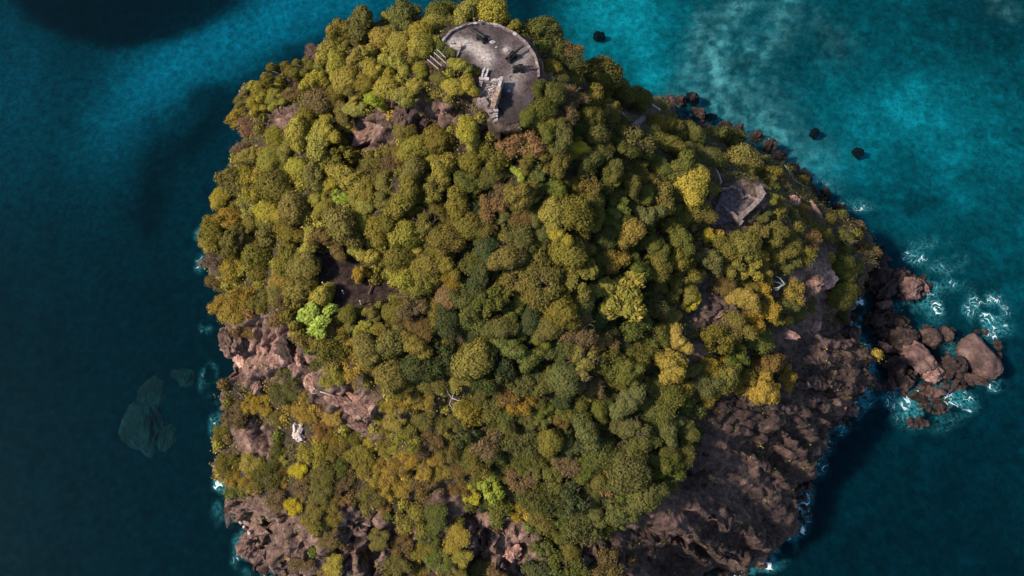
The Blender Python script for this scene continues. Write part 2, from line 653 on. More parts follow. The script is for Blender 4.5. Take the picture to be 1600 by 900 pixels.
# bare ground, seen in the photograph (used for where plants stand and where the rock is pink)
BARE = {
    'platform': (PLAT, 0), 'terrace': (TERR, 0), 'clearing': (CLEAR, 0),
    'left_cliff': ([(330, 505), (352, 512), (375, 500), (410, 492), (440, 505), (462, 520), (478, 560), (505, 590), (560, 615), (592, 630), (590, 660), (572, 672), (535, 668), (515, 640), (480, 610), (440, 590), (405, 585), (380, 600), (345, 598), (330, 560)], 1),
    'top_rocks': ([(545, 215), (560, 190), (600, 172), (620, 160), (700, 158), (715, 178), (700, 210), (660, 202), (620, 205), (590, 230), (550, 238)], 1),
    'low_left': ([(335, 735), (352, 765), (390, 772), (430, 788), (470, 812), (500, 838), (505, 870), (500, 920), (380, 920), (340, 800)], 1),
    'low_mid': ([(520, 790), (560, 782), (600, 800), (650, 815), (650, 840), (600, 862), (590, 920), (508, 920), (520, 850), (530, 800)], 1),
    'low_cleft': ([(636, 770), (715, 765), (728, 790), (760, 796), (812, 806), (845, 850), (838, 920), (735, 920), (728, 850), (715, 800), (660, 800), (640, 800)], 1),
    'right_cliff': ([(1262, 470), (1300, 505), (1345, 480), (1370, 560), (1350, 660), (1280, 800), (1200, 920), (900, 920), (900, 850), (960, 830), (1010, 790), (1050, 760), (1070, 720), (1085, 690), (1105, 640), (1125, 600), (1160, 612), (1210, 605), (1195, 560), (1200, 525), (1250, 512)], 1),
    'right_brow': ([(1250, 380), (1290, 372), (1312, 400), (1308, 470), (1290, 500), (1260, 500), (1250, 460), (1225, 440)], 1),
    'mid_ledge': ([(1072, 480), (1100, 430), (1150, 455), (1178, 500), (1130, 520), (1100, 510)], 1),
    'ledge2': ([(1050, 540), (1115, 530), (1118, 570), (1052, 575)], 1),
    'slope_brown': ([(362, 655), (400, 655), (430, 680), (425, 720), (385, 712), (360, 690)], 1),
    'notch': ([(415, 168), (462, 165), (470, 190), (440, 205), (412, 195)], 1),
}
pre_px = proj(X)
pre = np.zeros(len(X))
for k_, (pl, kd_) in BARE.items():
    if kd_:
        pre = np.maximum(pre, inpoly(pre_px, pl) * .85)
steep = np.maximum(np.clip((.86 - np.abs(N0.reshape(-1, 3)[:, 2])) / .45, 0, 1), pre)
# smooth the steepness so that the displacement fades in
sg = steep.reshape(NROW, NTH)
for _ in range(6):
    sg = (sg + np.roll(sg, 1, 1) + np.roll(sg, -1, 1)) / 3
    sg[1:-1] = (sg[:-2] + sg[1:-1] + sg[2:]) / 3
steep = sg.ravel() * (1 - w_flat)
S1 = X * np.array([1, 1, .34])
_, _, c1 = worley(S1 / 5.5 + .6 * fbm(X / 3, 2, 3)[:, None], 21)
e1, e2, c2 = worley(S1 / 2.3 + .5 * fbm(X / 1.5, 2, 6)[:, None], 31)
_, _, c3 = worley(X / np.array([.9, .9, 1.5]), 41)
crk = np.abs(fbm(X / np.array([4.2, 4.2, 17]) + .35 * fbm(X / 4, 2, 14)[:, None], 3, 13) - .5)
crk = np.clip(.13 - crk, 0, .13) / .13
strata = np.abs((X[:, 2] * .28 + 1.8 * fbm(X / 11, 3, 16)) % 1 - .5) * 2
rid = 1 - np.abs(2 * fbm(X / np.array([7, 7, 22]), 4, 12) - 1)
fine = fbm(X / 1.1, 4, 15) - .5
lft = sstep(0, -14, X[:, 0])
rgt = sstep(12, 24, X[:, 0])
disp = steep * ((c1 - .5) * (.5 + 2.3 * lft) * (1 - .3 * rgt) + (c2 - .5) * (.4 + .7 * lft + .5 * rgt) + (c3 - .5) * (.22 + .3 * rgt) + (rid - .75) * 8.0 * (1 - .4 * lft - .72 * rgt) - crk * 3.2 * (1 - .75 * rgt) + (strata - .5) * .5 + fine * (1.3 - .6 * lft) - .25 * (e2 - e1 < .12))
disp += (1 - steep) * (1 - w_flat) * ((fbm(X / 5, 3, 51) - .5) * 1.8 + fine * .6)
nd = N0.reshape(-1, 3) * np.array([1, 1, .6])
X = X + nd * disp[:, None] + np.array([0, 0, 1.0])[None] * (w_flat * fine * .12)[:, None]
# ragged foot: boulders and ledges where the cliff meets the sea
foot = np.exp(-((X[:, 2] - .5) / 2.2) ** 2)
X[:, 2] += foot * (fbm(X / 2.2, 3, 71) - .45) * 3.0
G = X.reshape(NROW, NTH, 3)
G[0] = G[0].mean(0)
N1 = grid_normals(G).reshape(-1, 3)
X = G.reshape(-1, 3)
PX = proj(X)

bare = np.zeros(len(X))
for k_, (pl, _) in BARE.items():
    bare = np.maximum(bare, inpoly(PX + (fbm(X / 2.5, 3, 81) - .5)[:, None] * 34, pl))
vis = N1[:, 2] > -.2
pinkspots = [(375, 545, 50, 1), (430, 550, 38, 1), (660, 830, 40, .5), (500, 840, 40, .5), (800, 840, 40, .6), (760, 810, 30, .5), (480, 570, 30, .7), (560, 640, 45, .75), (530, 620, 25, .7), (575, 208, 34, .5), (1285, 435, 30, 1), (1275, 505, 22, .6),
             (690, 175, 14, .6), (1322, 640, 22, .5), (1300, 540, 30, .25), (800, 865, 30, .75), (1235, 315, 14, .8), (1060, 805, 40, .35), (1150, 740, 50, .35), (1090, 545, 26, .45), (470, 860, 60, .3),
             (560, 840, 50, .35), (620, 850, 40, .3), (445, 190, 18, .6), (390, 690, 40, .55), (1340, 510, 14, .5), (400, 850, 60, .3), (1230, 520, 16, .8), (340, 620, 16, .6)]
pink = np.zeros(len(X))
for x, y, r, a in pinkspots:
    pink = np.maximum(pink, a * np.exp(-((PX[:, 0] - x) ** 2 + (PX[:, 1] - y) ** 2) / (r * r)))
pink = np.clip(pink * (.35 + 1.3 * fbm(X / 2, 3, 91)) + .10 * steep, 0, 1)
soil = np.clip(1.15 - 1.4 * steep - 1.1 * bare, 0, 1)

ii = np.arange(NROW - 1)[:, None] * NTH
jj = np.arange(NTH)[None]
a_ = ii + jj
b_ = ii + (jj + 1) % NTH
Q = np.stack([a_, a_ + NTH, b_ + NTH, b_], 2).reshape(-1, 4)
fn = np.cross(X[Q[2000, 1]] - X[Q[2000, 0]], X[Q[2000, 3]] - X[Q[2000, 0]])
if fn[2] < 0:
    Q = Q[:, ::-1]
ter_me = mesh('island_terrain', X, Q, M_ROCK, True, {'pink': pink, 'soil': soil, 'dark': np.maximum(.46 * sstep(900, 1100, PX[:, 0]) * sstep(470, 560, PX[:, 1]) + .5 * np.exp(-(dline(PX, [(1125, 620), (1100, 690), (1060, 780), (1030, 850), (1060, 890)]) / 38) ** 2), inpoly(PX, CLEAR) * .9)})  # dark: the clearing's shade and some of the right cliff's shade painted in
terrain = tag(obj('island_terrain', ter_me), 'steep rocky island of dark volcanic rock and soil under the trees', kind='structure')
step_c = 2
sub = G[::1, ::2]
TV = sub.reshape(-1, 3)
nt = sub.shape[1]
a2 = np.arange(sub.shape[0] - 1)[:, None] * nt + np.arange(nt)[None]
b2 = np.arange(sub.shape[0] - 1)[:, None] * nt + (np.arange(nt)[None] + 1) % nt
BQ = np.stack([a2, a2 + nt, b2 + nt, b2], 2).reshape(-1, 4)
BVH = BVHTree.FromPolygons(TV.tolist(), BQ.tolist())
CAMP = Vector((0, 0, CAMZ))


def hit(px, py):
    """ground point under a photograph pixel (None on the open sea)"""
    d = ray(px, py).normalized()
    p, n, i, dd = BVH.ray_cast(CAMP, d)
    if p is None or p.z < -.5:
        return None
    return p, (n if n.z > 0 else -n)


def ground(x, y, zdef=0.0):
    p, n, i, dd = BVH.ray_cast(Vector((x, y, 140)), Vector((0, 0, -1)))
    return p.z if p is not None else zdef


# ------------------------------------------------------------------ seabed and sea
xs = np.concatenate([[-4000, -2200, -1100, -600, -380, -260], np.arange(-200, 200.1, .9), [260, 380, 600, 1100, 2200, 4000]])
ys = np.concatenate([[-4000, -2200, -1100, -600, -300, -160], np.arange(-80, 210.1, .9), [300, 480, 800, 1500, 3000, 5000]])
gx, gy = np.meshgrid(xs, ys)
SV = np.stack([gx.ravel(), gy.ravel(), np.zeros(gx.size)], 1)
SB = SV.copy()
SB[:, 2] = -3.2
px = proj(SB)
wob = (fbm(SB / 14, 4, 101) - .5)[:, None] * 90
wob2 = (fbm(SB / 14, 4, 133) - .5)[:, None] * 90
q = px + np.concatenate([wob, wob2], 1)


def g2(x, y, rx, ry=None, pts=None):
    ry = ry or rx
    pts = q if pts is None else pts
    return np.exp(-(((pts[:, 0] - x) / rx) ** 2 + ((pts[:, 1] - y) / ry) ** 2))[:, None]


C = np.zeros((len(SB), 3)) + np.array([.0003, .028, .046])
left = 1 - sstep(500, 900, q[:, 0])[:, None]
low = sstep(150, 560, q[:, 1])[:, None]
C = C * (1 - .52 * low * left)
dl = dline(px + (q - px) * .5, [(640, -60), (520, -10), (400, 45), (300, 95), (225, 150), (180, 235), (150, 300)])
chan = np.exp(-(dl / 62) ** 2)[:, None] * np.clip(1.15 - sstep(60, 330, px[:, 1]) * 1.1, 0, 1.2)[:, None]
C += chan * np.array([.001, .112, .190])
C += g2(20, 150, 70, 120) * np.array([0, .022, .038])
rf = np.exp(-(dline(q, [(520, 80), (420, 125), (330, 180), (255, 250), (240, 330)]) / 34) ** 2)[:, None]
C *= 1 - .62 * rf
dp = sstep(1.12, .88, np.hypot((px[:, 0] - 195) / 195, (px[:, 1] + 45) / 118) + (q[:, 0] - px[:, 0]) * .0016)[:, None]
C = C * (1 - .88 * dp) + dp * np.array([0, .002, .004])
right = sstep(820, 960, px[:, 0])[:, None]
band = sstep(-80, 330, q[:, 1] - (q[:, 0] - 1280) * .42 - 200)[:, None]
CR = np.array([.001, .085, .118]) * (1 - band) + np.array([.0004, .030, .050]) * band
for x, y, rx, ry, a in ((955, 25, 85, 60, 1.6), (1015, 110, 60, 50, .9), (1425, 170, 110, 60, .85), (1520, 260, 110, 60, .45), (1280, 262, 55, 26, .9), (1340, 230, 80, 60, .3), (860, 5, 90, 30, .6)):
    CR = CR + g2(x, y, rx, ry) * a * np.array([.004, .135, .18])
CR *= 1 - .5 * g2(1560, 20, 130, 110) - .25 * g2(1250, 80, 60, 60)
for ln, wdt, a in (([(1185, -20), (1140, 45), (1125, 90), (1120, 130)], 17, 1.0), ([(1105, 50), (1085, 95)], 20, .9), ([(1230, 0), (1215, 50), (1190, 75)], 22, .6), ([(1280, 40), (1300, 70)], 26, .3),
                   ([(1090, 150), (1160, 195), (1220, 225), (1270, 262)], 34, .75), ([(1160, 120), (1200, 170)], 44, .45), ([(1560, 10), (1590, 25)], 14, .5)):
    ds = dline(q * .6 + px * .4, ln)
    brk = sstep(.38, .62, fbm(SB / 1.9, 4, 151))
    CR = CR + (np.exp(-(ds / wdt) ** 2) * a * (.25 + .9 * brk))[:, None] * np.array([.13, .20, .22])
C = C * (1 - right) + CR * right
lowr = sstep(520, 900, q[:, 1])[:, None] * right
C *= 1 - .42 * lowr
C *= (.76 + .48 * fbm(SB / 4.5, 5, 161, .6))[:, None]
mot = sstep(.50, .68, fbm(SB / 6.0, 5, 163, .6))[:, None] * right * (1 - .7 * lowr)
C = C * (1 + .45 * mot)
C *= 1 - .30 * sstep(.52, .70, fbm(SB / 8.0, 4, 167, .6))[:, None] * right
isl = inpoly(SV[:, :2], [tuple(v) for v in ring[::10, 3:5]])
dsh = dline(SV[:, :2], [tuple(v) for v in ring[::10, 3:5]])
near = np.exp(-(dsh / 5.5) ** 2)[:, None] * (1 - .8 * g2(950, 60, 160, 120, px)) * (1 - .75 * g2(1180, 190, 110, 90, px))
C = C * (1 - .62 * near) + .62 * near * np.array([.006, .016, .020])      # dark weedy reef skirting the island
nx_, ny_ = len(xs), len(ys)
qq = (np.arange(ny_ - 1)[:, None] * nx_ + np.arange(nx_ - 1)[None])
SQ = np.stack([qq, qq + 1, qq + nx_ + 1, qq + nx_], 2).reshape(-1, 4)
SB[:, 2] = -3.3 + (fbm(SB / 9, 3, 171) - .5) * 1.8
k = NT('seabed')
at = k.n('Attribute', attribute_name='Col').outputs['Color']
c = k.mix(1.0, at, k.ramp(k.noise(k.pos(), .55, 8, .75, .3), [(.3, .45), (.5, 1.0), (.7, 1.7)]), 'MULTIPLY')
c = k.mix(1.0, c, k.ramp(k.noise(k.pos(), 3.0, 5, .7), [(.3, .72), (.7, 1.3)]), 'MULTIPLY')
c = k.mix(1.0, c, (1.3, 1.45, 1.32), 'MULTIPLY')
k.bsdf(c, 1.0, None, 0)
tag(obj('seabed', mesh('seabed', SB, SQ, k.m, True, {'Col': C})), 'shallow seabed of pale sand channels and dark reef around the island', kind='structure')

k = NT('sea_water')
p = k.pos()
w1 = k.noise(p, .55, 5, .6, .4)
w2 = k.noise(p, 2.6, 4, .6)
nrm = k.bump(k.math('ADD', w1, k.math('MULTIPLY', w2, .3)), .10, .5)
tr = k.n('BsdfTransparent')
tr.inputs[0].default_value = (.66, .93, .96, 1)
df = k.n('BsdfDiffuse')
df.inputs[0].default_value = (.0005, .008, .013, 1)
k.l(nrm, df.inputs['Normal'])
m1 = k.n('MixShader')
m1.inputs[0].default_value = .30
k.l(tr.outputs[0], m1.inputs[1])
k.l(df.outputs[0], m1.inputs[2])
gl = k.n('BsdfGlossy')
gl.inputs['Roughness'].default_value = .06
gl.inputs['Color'].default_value = (.55, .8, .85, 1)
k.l(nrm, gl.inputs['Normal'])
fr = k.n('Fresnel')
fr.inputs[0].default_value = 1.33
k.l(nrm, fr.inputs['Normal'])
m2 = k.n('MixShader')
k.l(k.math('MULTIPLY', fr.outputs[0], .45), m2.inputs[0])
k.l(m1.outputs[0], m2.inputs[1])
k.l(gl.outputs[0], m2.inputs[2])
k.l(m2.outputs[0], k.out.inputs[0])
wv = np.array([(x, y, 0) for y in (-4000, 5000) for x in (-4000, 4000)], float)
tag(obj('sea_water', mesh('sea_water', wv, [(0, 1, 3, 2)], k.m)), 'dark teal sea surface round the island', kind='structure')

# ------------------------------------------------------------------ foam
k = NT('sea_foam')
dn = k.n('Attribute', attribute_name='dens').outputs['Fac']
wp = k.pos()
warp = k.n('TexNoise')
warp.inputs['Scale'].default_value = .42
warp.inputs['Detail'].default_value = 1.5
k.l(wp, warp.inputs['Vector'])
vm = k.n('VectorMath', operation='MULTIPLY_ADD')
k.l(warp.outputs['Color'], vm.inputs[0])
vm.inputs[1].default_value = (2.6, 2.6, 0)
k.l(wp, vm.inputs[2])
n1 = k.noise(vm.outputs[0], .33, 1.0, .5)
n1b = k.noise(vm.outputs[0], .75, 1.0, .5)
rdg = k.math('MINIMUM', k.math('ABSOLUTE', k.math('SUBTRACT', n1, .5)), k.math('ADD', k.math('ABSOLUTE', k.math('SUBTRACT', n1b, .47)), .006))
n2 = k.noise(wp, .38, 2, .5)
thick = k.math('MULTIPLY', k.math('MULTIPLY', dn, k.ramp(n2, [(.40, 0.0), (.58, 1.0)])), .034)
line = k.math('MULTIPLY', k.math('SUBTRACT', thick, rdg), 40.0, True)
haze_ = k.math('MULTIPLY', k.math('MULTIPLY', dn, k.ramp(k.noise(wp, 1.6, 6, .75), [(.40, 0.0), (.70, .85)])), .9, True)
fd = k.n('BsdfDiffuse')
k.l(k.mix(line, (.04, .30, .36), (.72, .86, .88)), fd.inputs[0])
ft = k.n('BsdfTransparent')
fm = k.n('MixShader')
k.l(k.math('MAXIMUM', line, haze_), fm.inputs[0])
k.l(ft.outputs[0], fm.inputs[1])
k.l(fd.outputs[0], fm.inputs[2])
k.l(fm.outputs[0], k.out.inputs[0])
FOAM = [(1545, 492, 34, 46, 1.15), (1458, 470, 26, 34, 1.1), (1478, 430, 32, 26, .75), (1440, 636, 62, 34, 1.1), (1490, 628, 40, 20, 1.1), (1428, 402, 22, 16, .8), (1357, 560, 10, 30, 1.0),
        (1236, 795, 26, 20, 1.1), (1210, 858, 20, 32, 1.0), (1155, 890, 34, 16, 1.0), (1332, 322, 34, 14, .6), (1548, 602, 24, 12, .9), (1500, 404, 14, 12, .5), (1265, 718, 16, 26, .6),
        (324, 508, 12, 14, .9), (326, 592, 14, 26, .9), (316, 366, 12, 14, .8), (314, 412, 10, 16, .7), (1190, 222, 30, 10, .4), (1235, 262, 26, 9, .5), (1330, 640, 18, 16, .5), (1395, 600, 26, 14, .8), (1515, 495, 16, 22, .9), (1290, 672, 18, 10, .5),
        (336, 655, 10, 24, .6), (1300, 300, 18, 8, .5), (1440, 380, 50, 14, .35),
        (1255, 750, 16, 30, .8), (1228, 825, 16, 34, .9), (1185, 876, 40, 14, .9), (1352, 610, 10, 22, .8), (1310, 665, 22, 10, .6), (1270, 690, 14, 16, .7), (1395, 630, 34, 14, 1.0), (1470, 600, 18, 12, .6), (1415, 480, 26, 12, .5), (1490, 545, 20, 16, .5),
        (1100, 196, 26, 8, .5), (1160, 212, 24, 8, .5), (1062, 168, 18, 8, .5), (1286, 296, 14, 18, .6), (1346, 420, 8, 20, .5), (344, 790, 12, 26, .5), (374, 860, 14, 26, .5)]
rng_f = random.Random(3)
for i in range(0, NTH, 7):
    if ring[i, 5] < .5:
        pr = proj(np.array([[ring[i, 3] + outd[i, 0] * 1.9, ring[i, 4] + outd[i, 1] * 1.9, 0.0]]))[0]
        if pr[1] > 470:
            FOAM.append((pr[0], pr[1], rng_f.uniform(11, 20), rng_f.uniform(11, 20), rng_f.uniform(.6, 1.9)))
        elif rng_f.random() < .5:
            FOAM.append((pr[0], pr[1], rng_f.uniform(6, 11), rng_f.uniform(6, 11), rng_f.uniform(.2, .6)))
fb = MB()
dens = []
for i, (x, y, rx, ry, a) in enumerate(FOAM):
    c0 = P(x, y, 0)
    mpx = depth(c0) / F
    nn, mm = 26, 9
    V, Q2, D = [], [], []
    for r_ in range(mm + 1):
        for t_ in range(nn):
            an = 2 * math.pi * t_ / nn
            s_ = r_ / mm * 1.35
            V.append((c0.x + math.cos(an) * rx * mpx * s_, c0.y + math.sin(an) * ry * mpx * s_ * 1.05, .10 + i * .004))
            nz = float(fbm(np.array([[V[-1][0] / 2.6, V[-1][1] / 2.6, 1.7]]), 2, 222)[0])
            D.append(a * 1.25 * float(1 - sstep(.30, 1.0, np.array([r_ / mm]))[0]) * min(1.0, max(0.0, (nz - .33) * 4.6)))
    for r_ in range(mm):
        for t_ in range(nn):
            Q2.append((r_ * nn + t_, (r_ + 1) * nn + t_, (r_ + 1) * nn + (t_ + 1) % nn, r_ * nn + (t_ + 1) % nn))
    fb.add(V, Q2)
    dens += D
tag(fb.build('sea_foam', k.m, None, True, {'dens': np.array(dens)}), 'white and aqua foam swirling on the sea around the rocks', kind='stuff')

# ------------------------------------------------------------------ rocks
def rock_mesh(name, seed, planes=9, sub=4, soft=.05, rough=.16, mat=None):
    rg = np.random.default_rng(seed)
    V, Fc = ICO[sub]
    n = rg.normal(size=(planes, 3))
    n /= np.linalg.norm(n, axis=1)[:, None]
    d = rg.uniform(.62, .95, planes)
    dt = V @ n.T
    r = np.where(dt > .05, d[None] / np.maximum(dt, .05), 9)
    r = np.concatenate([r, np.full((len(V), 1), 1.05)], 1)
    rr = -soft * np.log(np.exp(-r / soft).sum(1))
    off = seed * 7.3
    rr = rr * (1 + rough * (fbm(V * 2.2 + off, 4, seed) - .5) * 2 + rough * .35 * (fbm(V * 7 + off, 3, seed + 5) - .5) * 2)
    _, _, cv = worley(V * 2.6 + off, seed)
    rr *= 1 + (cv - .5) * rough * .55
    rr *= 1 - rough * .8 * np.clip(.22 - np.abs(fbm(V * 1.9 + off * 1.7, 3, seed + 8) - .5) * 3, 0, 1)
    return mesh(name, V * rr[:, None], Fc, mat or M_BOUL, True)


def put_rock(name, label, cat, px, py, rx, ry, ang=0, tall=.65, z=None, color=(1, 1, 1), pink=0.0, planes=9, soft=.05, rough=.16, group=None, seed=None, mat=None, lift=0.0, sub=4):
    """a rock whose outline is about rx by ry photograph pixels, turned by ang degrees"""
    if z is None:
        h = hit(px, py)
        p = h[0] if h else P(px, py, 0)
    else:
        p = P(px, py, z)
    m = depth(p) / F
    seed = seed or int(px * 3 + py * 7)
    o = obj(name, rock_mesh(name, seed, planes, sub, soft, rough, mat))
    o.location = (p.x, p.y, p.z + lift)
    o.scale = (rx * m, ry * m * 1.08, min(rx, ry) * m * tall * 1.6)
    o.rotation_euler = (R.uniform(-.12, .12), R.uniform(-.12, .12), math.radians(-ang))
    o.color = (*color, pink)
    return tag(o, label, cat, group)


SHORE = 'boulders in the sea off the right side of the island'
BLD = [
    # px, py, rx, ry, angle, z, pink, shade, label
    (1368, 400, 20, 15, 10, 1.0, 0, .55, 'black boulder nearest the mossy green ridge, topmost of the sea boulders'),
    (1366, 428, 24, 20, 60, 1.6, 0, .5, 'big black block against the island foot below the topmost boulder'),
    (1388, 452, 22, 10, -35, 1.4, .05, .8, 'long dark slab leaning beside the two blocks with pink tops'),
    (1406, 433, 11, 11, 0, 1.8, .05, .8, 'small rounded dark rock behind the two blocks with pink tops'),
    (1421, 450, 18, 16, 20, 1.8, .45, 1.2, 'squat block with a pink sunlit top, largest of the upper group'),
    (1442, 448, 8, 12, -30, 1.2, .85, 1.35, 'small pink rock at the outer tip of the upper group'),
    (1382, 476, 16, 8, -15, 1.2, .7, 1.2, 'low pink rock with a pale ragged crest below the upper group'),
    (1368, 500, 14, 11, 15, .9, 0, .7, 'dark round rock close to the cliff foot, left of two small ones'),
    (1388, 497, 11, 9, 30, .9, 0, .8, 'small dark rock in the middle of the row below the pink crest'),
    (1404, 503, 12, 8, -40, .8, 0, .75, 'flat dark rock at the right end of the row below the pink crest'),
    (1410, 528, 20, 17, 10, 1.0, 0, .6, 'broad black boulder in the centre of the gap between both groups'),
    (1452, 527, 17, 14, 10, .9, .05, .95, 'smooth grey rounded boulder above the large sunlit slab'),
    (1478, 523, 11, 11, -25, .8, .12, 1.0, 'small grey rock with a pale edge beside the smooth grey boulder'),
    (1385, 543, 13, 7, 35, 1.1, .45, 1.15, 'brown oblong rock lying left of the large sunlit slab'),
    (1436, 560, 36, 19, 42, 1.8, .40, 1.2, 'large slanting slab, sunlit grey brown, biggest rock of the lower group'),
    (1457, 585, 15, 14, 0, 2.2, .8, 1.45, 'pale blunt knob at the lower end of the large slanting slab'),
    (1483, 575, 22, 21, -30, 1.3, 0, .55, 'black hollow boulder between the slanting slab and the big oval rock'),
    (1400, 575, 20, 18, 20, 1.0, 0, .55, 'black boulder left of the large slanting slab'),
    (1411, 597, 16, 15, 50, 1.0, .1, .8, 'dark brown boulder under the left end of the slanting slab'),
    (1458, 612, 18, 12, 10, .9, .4, .95, 'reddish brown rock just below the pale knob'),
    (1530, 556, 27, 34, -22, 2.0, .22, 1.05, 'big smooth oval boulder of purple brown rock, farthest out to the right'),
    (1515, 590, 30, 7, 22, .6, .5, 1.1, 'thin pink ledge curving under the big oval boulder'),
    (1493, 600, 17, 5, -52, .7, .45, 1.05, 'narrow pink ridge curving down from the black hollow boulder'),
    (1370, 605, 16, 5, 18, .3, .6, 1.2, 'thin pale ledge at the lower left edge of the boulder field'),
    (1434, 659, 12, 6, 0, .1, .5, .8, 'low pink rock awash in the white foam'),
    (1466, 634, 15, 10, 40, .3, .2, .7, 'dark wet rock at the lowest tip of the boulder field'),
    (1428, 548, 14, 13, 0, 1.0, 0, .65, 'dark rock wedged above the upper end of the slanting slab'),
    (1394, 599, 6, 12, 0, .9, .5, 1.2, 'small upright rock with a pale top above the foam'),
    (1378, 522, 13, 9, 0, .6, 0, .55, 'low black rock between the cliff foot and the brown oblong rock'),
    (1436, 625, 18, 9, 20, .1, .1, .6, 'low wet brown rock at the top of the white foam'),
]
for x, y, rx, ry, a, z, pk_, sh_, lb in BLD:
    smooth_one = 'smooth' in lb
    put_rock('sea_boulder', lb, 'boulder', x, y, rx, ry, a, z=z - .4, pink=pk_ * .7, color=(sh_ * .74, sh_ * .72, sh_ * .78), planes=5 if smooth_one else 14, soft=.12 if smooth_one else .012, rough=.10 if smooth_one else .38, group=SHORE)
for x, y, rx, ry, lb in ((1080, 157, 17, 15, 'round black rock in the grey shallows close to the upper right shore'), (1110, 183, 15, 7, 'flat black rock touching the upper right shore'),
                         (1272, 208, 8, 9, 'small dark rock ringed by ripples off the upper right shore'), (1340, 240, 10, 10, 'lone dark rock in open blue water far off the upper right shore'),
                         (936, 56, 12, 9, 'dark rock in bright cyan water near the top shore')):
    put_rock('sea_rock', lb, 'rock', x, y, rx * .8, ry * .75, z=-1.75, tall=.85, color=(.4, .45, .5), group='dark rocks in the shallows', soft=.02, rough=.35)
for i, (x, y, rx, ry) in enumerate(((1060, 160, 11, 9), (1092, 178, 13, 8), (1132, 196, 10, 7), (1152, 203, 13, 9), (1180, 216, 14, 10), (1202, 228, 12, 11), (1216, 246, 14, 9), (1240, 262, 10, 8), (1260, 280, 12, 9), (1290, 304, 11, 8), (1308, 326, 12, 9), (1330, 352, 10, 9), (1345, 376, 12, 10))):
    put_rock('shore_rock', 'dark rock at the foot of the upper right slope, %s' % ('nearest the top of the row', 'second from the top', 'third from the top', 'fourth from the top', 'fifth from the top', 'sixth from the top', 'seventh, middle of the row', 'sixth from the bottom',
             'fifth from the bottom', 'fourth from the bottom', 'third from the bottom', 'second from the bottom', 'nearest the sea boulders')[i], 'rock', x, y, rx, ry, R.uniform(-40, 40), z=-.2, tall=.8, color=(.55, .53, .56), planes=14, soft=.015, rough=.4, group='dark rocks along the upper right shore')
for x, y, rx, ry, a, lb in ((242, 612, 30, 34, 10, 'pale teal rock lying under water, upper left one of the sunken group'), (286, 592, 22, 18, 20, 'small round sunken rock nearest the island in the left water'),
                            (222, 672, 36, 44, -10, 'largest sunken rock of the left water, lowest of its group'), (268, 672, 16, 32, 10, 'narrow sunken rock beside the largest one in the left water')):
    o = put_rock('sunken_rock', lb, 'rock', x, y, rx, ry, a, z=-3.85, tall=.20, color=(.12, 1.3, 1.8), group='sunken rocks in the left water', soft=.08)

